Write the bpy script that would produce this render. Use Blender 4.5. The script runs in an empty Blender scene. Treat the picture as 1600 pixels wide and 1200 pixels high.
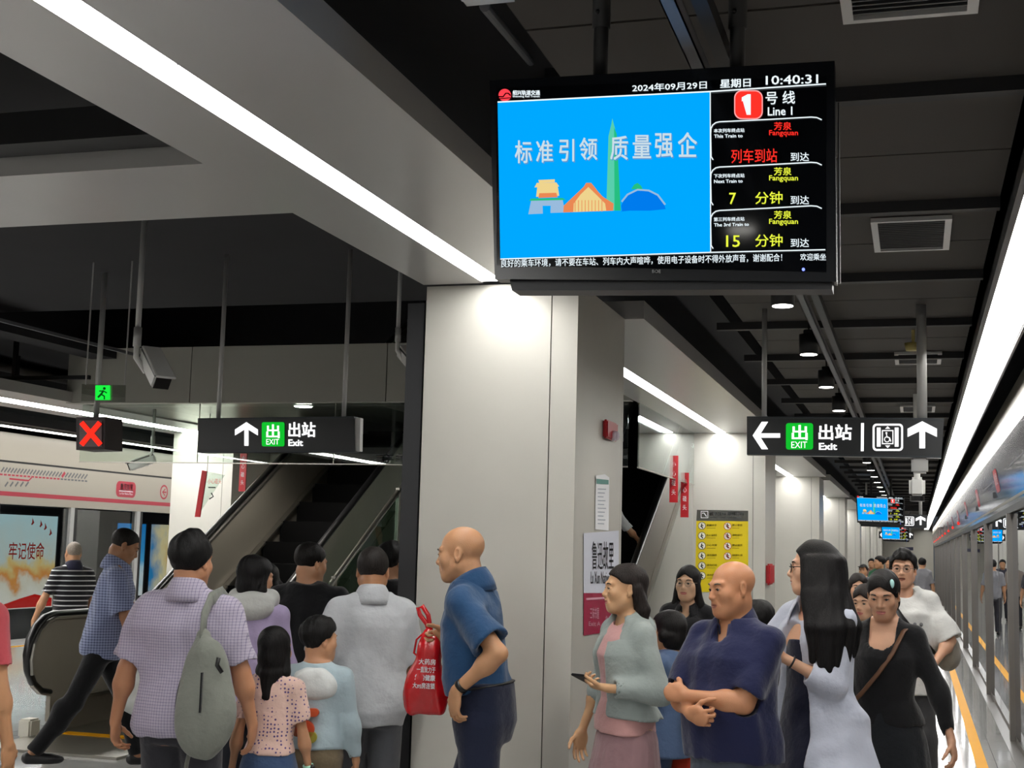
import bpy, bmesh, math, random
import numpy as np
from mathutils import Vector, Matrix
R=math.radians
SC=bpy.context.scene
COL=SC.collection
rng=random.Random(7)

# ------------------------------------------------------------------ camera
F=2100.0; H=1.65                                   # focal length in pixels of the 1600 px frame, eye height
_d=Vector((632,-268,F)).normalized()               # platform direction seen from the camera
_t=.0265
_u=Vector((_t,1,-(_d.x*_t+_d.y)/_d.z)).normalized()
_r=_u.cross(_d)
if _r.x<0: _r=-_r
M3=Matrix(((_r.x,_r.y,-_r.z),(_d.x,_d.y,-_d.z),(_u.x,_u.y,-_u.z)))   # camera axes (x right, y up, z back) in world rows
cam=bpy.data.cameras.new('camera'); cam.sensor_width=36; cam.lens=F/1600*36
cam.clip_start=.05; cam.clip_end=400
co=bpy.data.objects.new('camera',cam); COL.objects.link(co)
co.matrix_world=Matrix.Translation((0,0,H))@M3.to_4x4()
SC.camera=co
def _ray(px,py):
    c=Vector((px-800,600-py,F)); return Vector((c.dot(_r),c.dot(_d),c.dot(_u)))
def PY(px,py,y): v=_ray(px,py); return v*(y/v.y)+Vector((0,0,H))
def PX(px,py,x): v=_ray(px,py); return v*(x/v.x)+Vector((0,0,H))
def PZ(px,py,z): v=_ray(px,py); return v*((z-H)/v.z)+Vector((0,0,H))

# ------------------------------------------------------------------ world and exposure
W=bpy.data.worlds.new('world'); SC.world=W; W.use_nodes=True
W.node_tree.nodes['Background'].inputs[0].default_value=(.75,.85,1,1)
W.node_tree.nodes['Background'].inputs[1].default_value=.05
SC.view_settings.view_transform='Standard'; SC.view_settings.look='None'
SC.view_settings.gamma=1; SC.view_settings.use_curve_mapping=False
SC.view_settings.exposure=0.25
STRIP=26.0          # strip light strength
def area_lamp(name,loc,sx,sy,power,color=(1,.97,.92)):
    l=bpy.data.lights.new(name,'AREA'); l.shape='RECTANGLE'; l.size=sx; l.size_y=sy; l.energy=power; l.color=color
    o=bpy.data.objects.new(name,l); o.location=loc; COL.objects.link(o); return o

# ------------------------------------------------------------------ materials
def lin(h):
    h=h.lstrip('#'); v=[int(h[i:i+2],16)/255 for i in (0,2,4)]
    return tuple(c/12.92 if c<=.04045 else ((c+.055)/1.055)**2.4 for c in v)
def mat(name,col,rough=.5,metal=0,spec=.5,noise=0,nscale=20,bump=0,bscale=200,emit=None,es=1,sheen=0,coat=0,alpha=1):
    m=bpy.data.materials.new(name); m.use_nodes=True; nt=m.node_tree; b=nt.nodes['Principled BSDF']
    c=lin(col) if isinstance(col,str) else col
    b.inputs['Base Color'].default_value=(*c,1); b.inputs['Roughness'].default_value=rough
    b.inputs['Metallic'].default_value=metal; b.inputs['Specular IOR Level'].default_value=spec
    if sheen: b.inputs['Sheen Weight'].default_value=sheen
    if coat: b.inputs['Coat Weight'].default_value=coat
    if alpha<1: b.inputs['Alpha'].default_value=alpha
    if emit is not None:
        e=lin(emit) if isinstance(emit,str) else emit
        b.inputs['Emission Color'].default_value=(*e,1); b.inputs['Emission Strength'].default_value=es
    if noise or bump:
        tc=nt.nodes.new('ShaderNodeTexCoord')
        if noise:
            n=nt.nodes.new('ShaderNodeTexNoise'); n.inputs['Scale'].default_value=nscale; n.inputs['Detail'].default_value=5
            nt.links.new(tc.outputs['Object'],n.inputs['Vector'])
            mx=nt.nodes.new('ShaderNodeMix'); mx.data_type='RGBA'
            mx.inputs['A'].default_value=(*[x*(1-noise) for x in c],1); mx.inputs['B'].default_value=(*[min(1,x*(1+noise)) for x in c],1)
            nt.links.new(n.outputs['Fac'],mx.inputs['Factor']); nt.links.new(mx.outputs['Result'],b.inputs['Base Color'])
        if bump:
            n2=nt.nodes.new('ShaderNodeTexNoise'); n2.inputs['Scale'].default_value=bscale; n2.inputs['Detail'].default_value=3
            nt.links.new(tc.outputs['Object'],n2.inputs['Vector'])
            bp=nt.nodes.new('ShaderNodeBump'); bp.inputs['Strength'].default_value=bump; bp.inputs['Distance'].default_value=.01
            nt.links.new(n2.outputs['Fac'],bp.inputs['Height']); nt.links.new(bp.outputs['Normal'],b.inputs['Normal'])
    return m
def glow(name,col,s=1.0):
    m=bpy.data.materials.new(name); m.use_nodes=True; nt=m.node_tree; nt.nodes.clear()
    e=nt.nodes.new('ShaderNodeEmission'); o=nt.nodes.new('ShaderNodeOutputMaterial')
    c=lin(col) if isinstance(col,str) else col
    e.inputs[0].default_value=(*c,1); e.inputs[1].default_value=s; nt.links.new(e.outputs[0],o.inputs[0]); return m
def glass(name,tint=(.92,.97,.94),refl=.0,ior=1.5,rough=.0):
    m=bpy.data.materials.new(name); m.use_nodes=True; nt=m.node_tree; nt.nodes.clear()
    o=nt.nodes.new('ShaderNodeOutputMaterial'); mx=nt.nodes.new('ShaderNodeMixShader'); t=nt.nodes.new('ShaderNodeBsdfTransparent')
    g=nt.nodes.new('ShaderNodeBsdfGlossy'); fr=nt.nodes.new('ShaderNodeFresnel'); ge=nt.nodes.new('ShaderNodeNewGeometry'); mi=nt.nodes.new('ShaderNodeMapRange')
    mi.inputs['To Min'].default_value=ior; mi.inputs['To Max'].default_value=1/ior; nt.links.new(ge.outputs['Backfacing'],mi.inputs['Value']); nt.links.new(mi.outputs['Result'],fr.inputs[0])
    ad=nt.nodes.new('ShaderNodeMath'); ad.operation='ADD'; ad.use_clamp=True; ad.inputs[1].default_value=refl
    t.inputs[0].default_value=(*tint,1); g.inputs['Roughness'].default_value=rough; g.inputs[0].default_value=(.95,.97,1,1)
    nt.links.new(fr.outputs[0],ad.inputs[0]); nt.links.new(ad.outputs[0],mx.inputs[0]); nt.links.new(t.outputs[0],mx.inputs[1])
    nt.links.new(g.outputs[0],mx.inputs[2]); nt.links.new(mx.outputs[0],o.inputs[0]); return m

MT={}
MT['panel']=mat('aluminium panel','#c4c2ba',.38,.25,.5,.03,6,.03,400)
MT['soffit']=mat('soffit panel','#b9b8b6',.32,.35,.5,.03,3,.02,300)
MT['joint']=mat('panel joint','#4a4a48',.7)
MT['darkmetal']=mat('dark metal','#3a3b3d',.45,.4)
MT['black']=mat('black paint','#0d0e11',.55)
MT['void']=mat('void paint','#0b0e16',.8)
MT['slab']=mat('slab paint','#2a2a2d',.85,0,.3,.15,2)
MT['board']=mat('ceiling board','#45423f',.75,0,.3,.08,3)
MT['joist']=mat('ceiling joist','#1b1b1e',.6)
MT['steel']=mat('brushed steel','#a9a69e',.28,.9,.5,.05,12)
MT['darksteel']=mat('dark steel','#958f84',.36,.35,.5,.06,4)
MT['pole']=mat('pole metal','#b2b2b0',.4,.25)
MT['galv']=mat('galvanised channel','#6f7074',.6,.4,.5,.1,10)
MT['strip']=glow('strip light',(1.0,.985,.95),STRIP)
MT['strip2']=glow('door strip light',(1.0,.985,.95),STRIP*.5)
MT['post']=mat('post metal','#77736f',.35,.6)
MT['white']=mat('white plastic','#dcdcd8',.4)
MT['ivory']=mat('ivory panel','#d9d5c8',.3,.1)
MT['rubber']=mat('black rubber','#0a0a0b',.35)
MT['yellow']=mat('tactile yellow','#d99800',.55,0,.15,.06,30)
MT['red']=mat('red paint','#b0141f',.35)
MT['glass']=glass('barrier glass',(.86,.92,.88),.05)
MT['glassgreen']=glass('balustrade glass',(.55,.66,.60),.04)
MT['psd']=glass('door glass',(.30,.32,.33),.22,1.9)
MT['psdleft']=glass('left door glass',(.62,.64,.63),.06,1.5)
MT['wallgrey']=mat('wall grey','#a9a89f',.5,.1,.4,.03,5)
MT['paper']=mat('paper white','#e4e6ea',.6)
MT['tunnel']=mat('tunnel wall','#1a1c1f',.8,0,.3,.2,2)
MT['sign']=mat('sign black','#0e1216',.3)
MT['signframe']=mat('sign frame','#34383c',.35,.6)
MT['gwhite']=glow('lit white','#ffffff',1.25)
MT['ggreen']=glow('lit green','#12b32c',1.0)
MT['gred']=glow('lit red','#ff2a1c',1.3)

# ------------------------------------------------------------------ objects
class MB:
    def __init__(s): s.bm=bmesh.new()
    def box(s,x0,x1,y0,y1,z0,z1,rot=None):
        vs=[s.bm.verts.new(Vector(p)) for p in ((x0,y0,z0),(x1,y0,z0),(x1,y1,z0),(x0,y1,z0),(x0,y0,z1),(x1,y0,z1),(x1,y1,z1),(x0,y1,z1))]
        if rot is not None:
            for v in vs: v.co=rot@v.co
        for f in ((3,2,1,0),(4,5,6,7),(0,1,5,4),(1,2,6,5),(2,3,7,6),(3,0,4,7)): s.bm.faces.new([vs[i] for i in f])
        return s
    def prism(s,pts,axis,a,b):
        # polygon pts (2-D) extruded along axis from a to b
        def mk(p,t): return {'x':(t,p[0],p[1]),'y':(p[0],t,p[1]),'z':(p[0],p[1],t)}[axis]
        A=[s.bm.verts.new(mk(p,a)) for p in pts]; B=[s.bm.verts.new(mk(p,b)) for p in pts]; n=len(pts)
        try: s.bm.faces.new(A); s.bm.faces.new(B[::-1])
        except ValueError: pass
        for i in range(n): s.bm.faces.new((A[i],B[i],B[(i+1)%n],A[(i+1)%n]))
        return s
    def tube(s,pts,r,n=10,cap=True,r2=None):
        pts=[Vector(p) for p in pts]; rings=[]
        up=Vector((0,0,1)); k=len(pts); prev=None
        for i,p in enumerate(pts):
            d=((pts[min(i+1,k-1)]-pts[max(i-1,0)])).normalized()
            if prev is None:
                a=up if abs(d.z)<.9 else Vector((1,0,0)); e1=d.cross(a).normalized()
            else:
                e1=(prev-d*prev.dot(d)).normalized()
            prev=e1; e2=d.cross(e1)
            rr=r[i] if isinstance(r,(list,tuple)) else r
            q=(r2[i] if isinstance(r2,(list,tuple)) else r2) if r2 is not None else rr
            rings.append([s.bm.verts.new(p+e1*math.cos(2*math.pi*j/n)*rr+e2*math.sin(2*math.pi*j/n)*q) for j in range(n)])
        for A,B in zip(rings,rings[1:]):
            for j in range(n): s.bm.faces.new((A[j],A[(j+1)%n],B[(j+1)%n],B[j]))
        if cap: s.bm.faces.new(rings[0][::-1]); s.bm.faces.new(rings[-1])
        return s
    def ball(s,c,r,seg=16,rings=10):
        if not isinstance(r,(tuple,list)): r=(r,r,r)
        m=Matrix.Translation(c)@Matrix.Diagonal((*r,1))
        bmesh.ops.create_uvsphere(s.bm,u_segments=seg,v_segments=rings,radius=1,matrix=m); return s
    def quad(s,a,b,c,d):
        s.bm.faces.new([s.bm.verts.new(Vector(p)) for p in (a,b,c,d)]); return s
    def grid(s,rows):
        V=[[s.bm.verts.new(Vector(p)) for p in r] for r in rows]
        for A,B in zip(V,V[1:]):
            for j in range(len(A)-1): s.bm.faces.new((A[j],A[j+1],B[j+1],B[j]))
        return s
    def bevel(s,w,seg=2):
        bmesh.ops.bevel(s.bm,geom=s.bm.edges[:]+s.bm.verts[:],offset=w,segments=seg,affect='EDGES',clamp_overlap=True); return s
    def build(s,name,m,parent=None,smooth=False):
        bmesh.ops.recalc_face_normals(s.bm,faces=s.bm.faces[:])
        me=bpy.data.meshes.new(name); s.bm.to_mesh(me); s.bm.free(); me.materials.append(m)
        if smooth: me.shade_smooth()
        return link(name,me,parent)
def link(name,me,parent=None):
    o=bpy.data.objects.new(name,me); COL.objects.link(o)
    if parent: o.parent=parent
    return o
def tag(o,label=None,cat=None,group=None,kind=None):
    if label: o['label']=label
    if cat: o['category']=cat
    if group: o['group']=group
    if kind: o['kind']=kind
    return o
def thing(name,label,cat,loc=(0,0,0),group=None,rz=0):
    o=bpy.data.objects.new(name,None); COL.objects.link(o); o.location=loc; o.rotation_euler=(0,0,rz); o.empty_display_size=.1
    return tag(o,label,cat,group)
def B(*a): return MB().box(*a)
def struct(name,mb,m): return tag(mb.build(name,m),kind='structure')
def copy_tree(o,parent=None):
    c=o.copy(); COL.objects.link(c)
    if parent: c.parent=parent
    for ch in list(o.children): copy_tree(ch,c)
    return c

def text_mesh(s,bold=0.0,res=2):
    cu=bpy.data.curves.new('t','FONT'); cu.body=s; cu.offset=bold; cu.resolution_u=res
    o=bpy.data.objects.new('t',cu); COL.objects.link(o)
    bpy.context.view_layer.update()
    me=bpy.data.meshes.new_from_object(o.evaluated_get(bpy.context.evaluated_depsgraph_get()))
    bpy.data.objects.remove(o); bpy.data.curves.remove(cu); return me
def fit_text(name,s,m,parent,box,frame,bold=0.0,res=2,th=0.0):
    """writing stretched to box=(u0,v0,u1,v1); frame(u,v)->point of the surface it stands on"""
    src=text_mesh(s,0.0,res); n=len(src.vertices)
    co=np.empty(n*3,dtype=np.float32); src.vertices.foreach_get('co',co); co=co.reshape(-1,3)[:,:2]
    faces=[tuple(p.vertices) for p in src.polygons]; bpy.data.meshes.remove(src)
    sh=[(0,0)] if bold<=0 else [(bold*x,bold*y) for x,y in ((1,.7),(-1,.7),(1,-.7),(-1,-.7))]   # heavier strokes: the letter laid over itself
    allc=np.concatenate([co+np.array(q) for q in sh]); lo=allc.min(0); hi=allc.max(0); u0,v0,u1,v1=box
    pts=[frame(u0+(u1-u0)*(c[0]-lo[0])/max(1e-6,hi[0]-lo[0]),v0+(v1-v0)*(c[1]-lo[1])/max(1e-6,hi[1]-lo[1])) for c in allc.tolist()]
    me=bpy.data.meshes.new(name); me.from_pydata(pts,[],[tuple(v+n*k for v in f) for k in range(len(sh)) for f in faces])
    me.materials.append(m); me.name=name
    return link(name,me,parent)
def poly(name,m,parent,pts,frame):
    bm=bmesh.new(); f=bm.faces.new([bm.verts.new(frame(*p)) for p in pts])
    if len(pts)>4: bmesh.ops.triangulate(bm,faces=[f])
    me=bpy.data.meshes.new(name); bm.to_mesh(me); bm.free(); me.materials.append(m); return link(name,me,parent)
def rrect(u0,v0,u1,v1,r,n=6):
    u0,u1=min(u0,u1),max(u0,u1); v0,v1=min(v0,v1),max(v0,v1)
    out=[]
    for cx,cy,a in ((u1-r,v1-r,0),(u0+r,v1-r,90),(u0+r,v0+r,180),(u1-r,v0+r,270)):
        for k in range(n+1):
            t=R(a+90*k/n); out.append((cx+r*math.cos(t),cy+r*math.sin(t)))
    return out
def circle(cx,cy,r,n=24): return [(cx+r*math.cos(2*math.pi*k/n),cy+r*math.sin(2*math.pi*k/n)) for k in range(n)]
def ring_mesh(name,m,parent,outer,inner,frame):
    bm=bmesh.new(); A=[bm.verts.new(frame(*p)) for p in outer]; Bv=[bm.verts.new(frame(*p)) for p in inner]; n=len(A)
    for i in range(n): bm.faces.new((A[i],A[(i+1)%n],Bv[(i+1)%n],Bv[i]))
    me=bpy.data.meshes.new(name); bm.to_mesh(me); bm.free(); me.materials.append(m); return link(name,me,parent)
def stroke(name,m,parent,pts,w,frame):
    """flat ribbon of width w along 2-D pts"""
    L=[];Rr=[]
    for i,p in enumerate(pts):
        a=Vector(pts[max(i-1,0)]); b=Vector(pts[min(i+1,len(pts)-1)]); d=(b-a).normalized(); nrm=Vector((-d.y,d.x))*w/2
        L.append(Vector(p)+nrm); Rr.append(Vector(p)-nrm)
    bm=bmesh.new(); A=[bm.verts.new(frame(*p)) for p in L]; Bv=[bm.verts.new(frame(*p)) for p in Rr]
    for i in range(len(A)-1): bm.faces.new((A[i],A[i+1],Bv[i+1],Bv[i]))
    me=bpy.data.meshes.new(name); bm.to_mesh(me); bm.free(); me.materials.append(m); return link(name,me,parent)
# ------------------------------------------------------------------ floor
def floor_material():
    m=bpy.data.materials.new('polished granite'); m.use_nodes=True; nt=m.node_tree; b=nt.nodes['Principled BSDF']
    tc=nt.nodes.new('ShaderNodeTexCoord'); br=nt.nodes.new('ShaderNodeTexBrick')
    br.offset=0; br.inputs['Scale'].default_value=1; br.inputs['Brick Width'].default_value=.6; br.inputs['Row Height'].default_value=.6
    br.inputs['Mortar Size'].default_value=.003; br.inputs['Color1'].default_value=(.44,.44,.43,1); br.inputs['Color2'].default_value=(.47,.47,.46,1)
    br.inputs['Mortar'].default_value=(.16,.16,.16,1)
    n=nt.nodes.new('ShaderNodeTexNoise'); n.inputs['Scale'].default_value=160; n.inputs['Detail'].default_value=2
    mx=nt.nodes.new('ShaderNodeMix'); mx.data_type='RGBA'; mx.blend_type='MULTIPLY'; mx.inputs['Factor'].default_value=.35
    nt.links.new(tc.outputs['Object'],br.inputs['Vector']); nt.links.new(tc.outputs['Object'],n.inputs['Vector'])
    nt.links.new(br.outputs['Color'],mx.inputs['A']); nt.links.new(n.outputs['Color'],mx.inputs['B']); nt.links.new(mx.outputs['Result'],b.inputs['Base Color'])
    b.inputs['Roughness'].default_value=.07; b.inputs['Specular IOR Level'].default_value=.8
    n2=nt.nodes.new('ShaderNodeTexNoise'); n2.inputs['Scale'].default_value=1.2
    bp=nt.nodes.new('ShaderNodeBump'); bp.inputs['Strength'].default_value=.02; bp.inputs['Distance'].default_value=.05
    nt.links.new(tc.outputs['Object'],n2.inputs['Vector']); nt.links.new(n2.outputs['Fac'],bp.inputs['Height']); nt.links.new(bp.outputs['Normal'],b.inputs['Normal'])
    return m
MT['floor']=floor_material()
MT['step']=mat('step black','#060607',.75,0,.2); MT['threshold']=mat('threshold metal','#55524e',.32,.5)
XR=.85; XL=-12.85; Y0=-24; Y1=74
struct('floor',B(XL,XR,Y0,Y1,-.12,0),MT['floor'])
tag(B(.75,XR,Y0,Y1,0,.004).build('door_threshold',MT['threshold']),'steel threshold strip in the floor along the right platform doors','threshold')
tag(B(.44,.53,Y0,Y1,0,.003).build('safety_line',MT['yellow']),'yellow line on the floor along the right platform doors','safety line')
tag(B(XL+.3,XL+.4,Y0,Y1,0,.003).build('safety_line',MT['yellow']),'yellow line on the floor along the left platform doors','safety line')
# yellow tactile patch in front of the escalator
tag(B(-6.72,-5.78,9.72,9.86,.021,.024).build('tactile_strip',MT['yellow']),'yellow tactile strip on the landing plate of the left escalator','tactile strip')

# ------------------------------------------------------------------ ceilings and outer walls
struct('ceiling',B(XL-5,XR+4,Y0,10.6,3.7,3.9),MT['slab'])
struct('ceiling_right',B(-2.4,XR+4,10.6,Y1,3.7,3.9),MT['slab'])
struct('ceiling_left',B(XL-5,-8.5,10.6,Y1,3.7,3.9),MT['slab'])
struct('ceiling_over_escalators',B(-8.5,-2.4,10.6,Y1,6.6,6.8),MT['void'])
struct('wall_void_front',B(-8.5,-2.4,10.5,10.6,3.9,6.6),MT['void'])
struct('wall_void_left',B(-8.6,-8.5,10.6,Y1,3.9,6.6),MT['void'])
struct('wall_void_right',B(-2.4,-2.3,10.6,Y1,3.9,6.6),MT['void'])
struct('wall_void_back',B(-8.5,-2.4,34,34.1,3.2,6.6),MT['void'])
struct('wall_end',MB().box(XL,XR,Y1,Y1+.1,0,3.7),MT['ivory'])
struct('wall_back',B(XL-5,XR+4,Y0-.1,Y0,0,3.9),MT['wallgrey'])
struct('wall_track_right',B(XR+2.6,XR+2.7,Y0,Y1,-1.2,3.9),MT['tunnel'])
struct('wall_track_left',B(XL-3.9,XL-3.8,Y0,Y1,-1.2,3.9),MT['tunnel'])
struct('floor_track_right',B(XR,XR+2.6,Y0,Y1,-1.3,-1.2),MT['tunnel'])
struct('floor_track_left',B(XL-3.8,XL,Y0,Y1,-1.3,-1.2),MT['tunnel'])

# ------------------------------------------------------------------ soffits over the column rows, with strip lights
def soffit(name,xa,xb,sa,sb,y0,y1,z=3.0,t=.11):
    mb=MB()
    if xa<sa: mb.box(xa,sa,y0,y1,z,z+t)
    mb.box(sb,xb,y0,y1,z,z+t); mb.box(sa,sb,y0,y1,z+.03,z+t)
    o=struct(name,mb,MT['soffit'])
    return o
def strip_run(xa,xb,cuts,z,label,group,m=None):
    for a,b in zip(cuts,cuts[1:]):
        o=thing('strip_light',label,'strip light',((xa+xb)/2,(a+b)/2,z),group)
        B(xa-(xa+xb)/2,xb-(xa+xb)/2,-(b-a)/2+.006,(b-a)/2-.006,.004,.03).build('diffuser',m or MT['strip'],o)
        e=MB(); hw=(xb-xa)/2; hl=(b-a)/2
        e.box(-hw-.004,-hw,-hl,hl,.0,.03).box(hw,hw+.004,-hl,hl,.0,.03).box(-hw,hw,hl-.006,hl,.003,.03)
        e.build('trim',MT['steel'],o)
SX0,SX1,SA,SB=-2.48,-1.535,-2.15,-2.03
soffit('trim_1',SX0,SX1,SA,SB,Y0,6.55)
strip_run(SA,SB,[-23,-18,-13,-9,-5.2,-2.9,-.6,1.0,3.31,5.485,6.53],3.0,'long white strip light in the soffit before the nearest column','soffit strip lights, near run')
ylab=['second','third','fourth','fifth','sixth','seventh','eighth']
ys=[6.6+9*k for k in range(8)]
for k in range(7):
    a,b=ys[k]+1.15,ys[k+1]
    soffit('trim_%d'%(k+2),SX0,SX1,-2.22,-2.1,a,b)
    o=strip_run(-2.22,-2.1,[a+.4,(a+b)/2,b-.03],3.0,'white strip light in the soffit between the %s and %s column of the right row'%((['nearest']+ylab)[k],ylab[k]),'soffit strip lights, bay %d'%(k+1))
# left column row
soffit('trim_11',-9.5,-8.4,-9.2,-8.88,Y0,Y1)
strip_run(-9.2,-8.88,[-23,-18,-13,-8,-3,2,7,12,17,22,27,32,37,42],3.0,'white strip light in the soffit over the left column row','soffit strip lights, left row')
# transverse soffit band and the panel front over the escalators
B_=B(-8.4,SX0,4.24,4.98,3.0,3.1); struct('trim_12',B_,MT['soffit'])
struct('trim_13',B(-8.4,SX0,4.05,4.2,3.06,3.18),MT['black'])
mb=MB()
for a,b in ((-8.47,-7.03),(-7.02,-4.9),(-4.89,-2.49)): mb.box(a,b,12.0,12.12,2.99,3.56)
struct('trim_14',mb,MT['wallgrey'])
struct('trim_15',B(-8.4,-5.2,12.12,15.6,3.02,3.1),MT['steel'])
# right platform: boards, joists
jy=[2.95+1.55*k for k in range(46)]
mb=MB()
for a,b in zip(jy,jy[1:]):
    mb.box(-1.12,.36,a+.02,a+.80,3.2,3.24); mb.box(-1.12,.36,a+.815,b-.02,3.2,3.24)
struct('ceiling_boards',mb,MT['board'])
for i,y in enumerate(jy[:30]):
    o=B(-1.3,.36,y-.028,y+.028,3.15,3.2).build('ceiling_joist',MT['joist'])
    tag(o,'black steel joist crossing under the dark boards of the right platform ceiling','joist','ceiling joists of the right platform')
# baffle beside the strip over the doors
struct('trim_16',MB().box(.36,.385,Y0,Y1,2.96,3.3).box(.36,.62,Y0,Y1,3.03,3.3).box(.605,.62,Y0,Y1,2.98,3.03),MT['darkmetal'])
strip_run(.395,.6,[-20.6+5.2*k for k in range(19)],2.99,'continuous bright strip light above the right platform doors','door strip lights, right',MT['strip2'])
# left platform strips
struct('trim_17',MB().box(XL+.3,XL+.75,Y0,Y1,3.16,3.3),MT['darkmetal'])
strip_run(XL+.38,XL+.6,[-20.6+5.2*k for k in range(17)],3.13,'continuous bright strip light above the left platform doors','door strip lights, left',MT['strip2'])

# ------------------------------------------------------------------ ceiling services, right platform
def grille(name,x0,x1,y0,y1,label):
    o=thing(name,label,'air grille',((x0+x1)/2,(y0+y1)/2,3.195),'air grilles in the board ceiling' if 0 else None)
    hx=(x1-x0)/2; hy=(y1-y0)/2
    MB().box(-hx,-hx+.03,-hy,hy,-.02,0).box(hx-.03,hx,-hy,hy,-.02,0).box(-hx+.03,hx-.03,-hy,-hy+.025,-.02,0).box(-hx+.03,hx-.03,hy-.025,hy,-.02,0).build('frame',MT['pole'],o)
    mb=MB(); n=16
    for k in range(n):
        yy=-hy+.03+(2*hy-.06)*k/n; mb.box(-hx+.03,hx-.03,yy,yy+.008,-.016,0)
    mb.build('slats',MT['darkmetal'],o); B(-hx+.03,hx-.03,-hy+.025,hy-.025,-.004,0).build('backing',MT['void'],o)
grille('air_grille',-.19,.18,3.3,3.86,'nearest grey air grille in the dark boards above the clock screen')
grille('air_grille',-.19,.17,6.3,6.95,'second grey air grille in the dark boards, right of the hanging screen')
grille('air_grille',-.15,.2,10.6,11.2,'third grey air grille in the boards above the lift sign')
grille('air_grille',-.15,.2,14.4,15.0,'fourth and farthest grey air grille in the boards')
o=thing('cable_channel','grey slotted steel channel running along the ceiling beside the downlights','channel',(-.58,3,3.0))
MB().box(-.02,.02,-4,42,.0,.004).box(-.02,-.016,-4,42,.0,.04).box(.016,.02,-4,42,.0,.04).build('rail',MT['galv'],o)
B(.045,.085,-4,42,.03,.08).build('cable_tray',MT['black'],o)
dl=thing('downlight','','downlight',(-.66,7.05,2.93))
MB().tube([(0,0,0),(0,0,.13)],.062,20).tube([(0,0,.13),(0,0,.16)],.035,12).box(-.03,.09,-.02,.02,.11,.13).build('housing',MT['black'],dl,True)
MB().tube([(0,0,-.003),(0,0,.002)],.054,20).build('lamp_face',glow('downlight glow',(1,.97,.9),9),dl)
MB().tube([(0,0,.16),(0,0,.29)],.006,6).build('rod',MT['black'],dl)
ll=bpy.data.lights.new('lamp','SPOT'); ll.energy=55; ll.spot_size=R(125); ll.spot_blend=.6; ll.shadow_soft_size=.06; ll.color=(1,.95,.87)
lo_=bpy.data.objects.new('lamp',ll); COL.objects.link(lo_); lo_.parent=dl; lo_.location=(0,0,-.012)
names=['nearest black downlight, just under the hanging screen','second black downlight in the row behind the hanging screen','third black downlight in the row behind the hanging screen','fourth black downlight, just above the lift and exit sign']
for k in (0,1,2,3,4,5,6,7,8,9,10,11,12,13,-1,-3,-4,-5,-6,-7):
    d=dl if k==0 else copy_tree(dl)
    d.location=(-.66,7.05+1.79*k,2.93)
    if k<0: tag(d,'black downlight of the ceiling row nearer than the hanging screen','downlight','near downlights')
    elif k<4: tag(d,names[k],'downlight')
    else: tag(d,'small far black downlight in the ceiling row beyond the lift and exit sign','downlight','far downlights')
# void dressing at the boards' left edge: duct and pipes
tag(B(-1.52,-1.3,5.4,40,3.32,3.699).build('air_duct',MT['void']),'dark blue-black duct running above the gap beside the soffit','duct')
tag(MB().tube([PY(757,10,3.6),PY(829,97,5.2)],.016,10).build('conduit_pipe',MT['galv']),'short grey pipe slanting beside the top of the hanging screen','pipe')
ap=thing('access_point','white rounded ceiling box at the top edge above the hanging screen','ceiling box',PY(755,-20,3.35))
MB().box(-.085,.085,-.085,.085,-.02,.02).bevel(.015,3).build('cover',MT['white'],ap,True)
MB().tube([(0,0,.02),(0,0,.75)],.012,10).build('hanger',MT['black'],ap)
det=thing('smoke_detector','yellowish round detector hanging from the boards left of the sign pole','detector',PY(1427,541,9.6))
MB().tube([(0,0,-.03),(0,0,.02)],[.05,.06],16).tube([(0,0,.02),(0,0,.4)],.012,8).build('detector_body',mat('aged ivory','#a89a5a',.5),det,True)

# ------------------------------------------------------------------ columns
def column(x0,x1,y0,y1,label,group=None,z1=3.0):
    o=thing('column',label,'column',((x0+x1)/2,(y0+y1)/2,0),group)
    cx,cy=(x0+x1)/2,(y0+y1)/2; hx,hy=(x1-x0)/2,(y1-y0)/2
    a=x1-.14-cx
    MB().box(-hx,a-.003,-hy,-hy+.03,0,z1).box(a+.003,hx,-hy,-hy+.03,0,z1).build('front_panel',MT['panel'],o)
    MB().box(hx-.03,hx,-hy+.031,hy-.05,0,z1).box(hx-.03,hx,hy-.046,hy,0,z1).build('side_panel',MT['panel'],o)
    B(-hx,-hx+.03,-hy+.031,hy,0,z1).build('side_panel',MT['panel'],o)
    B(-hx+.031,hx-.031,hy-.03,hy,0,z1).build('back_panel',MT['panel'],o)
    B(-hx+.01,hx-.01,-hy+.01,hy-.01,0,z1-.02).build('core',MT['joint'],o)
    MB().box(-hx-.006,hx+.006,-hy-.006,-hy,0,.12).box(hx,hx+.006,-hy,hy,0,.12).build('skirting',MT['darksteel'],o)
    return o
clab=['nearest pale panelled column behind the man in blue','second pale column in the right row, carrying the yellow notice']
for k,y in enumerate(ys):
    column(SX0,-1.65,y,y+1.15,clab[k] if k<2 else 'pale panelled column, %s from the viewer in the right row'%ylab[k-1])
for k,y in enumerate((15.6,24.6,33.6,42.6)):
    column(-9.33,-8.45,y,y+1.15,['pale panelled column of the left row, left of the escalator','second pale column of the left row','third pale column of the left row','fourth pale column of the left row'][k])
# dark strip on the near column's hidden side
tag(B(-2.60,-2.505,6.64,7.7,0,2.92).build('dark_side_panel',MT['darkmetal']),'tall dark grey panel fixed to the left side of the nearest column','panel')

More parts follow.
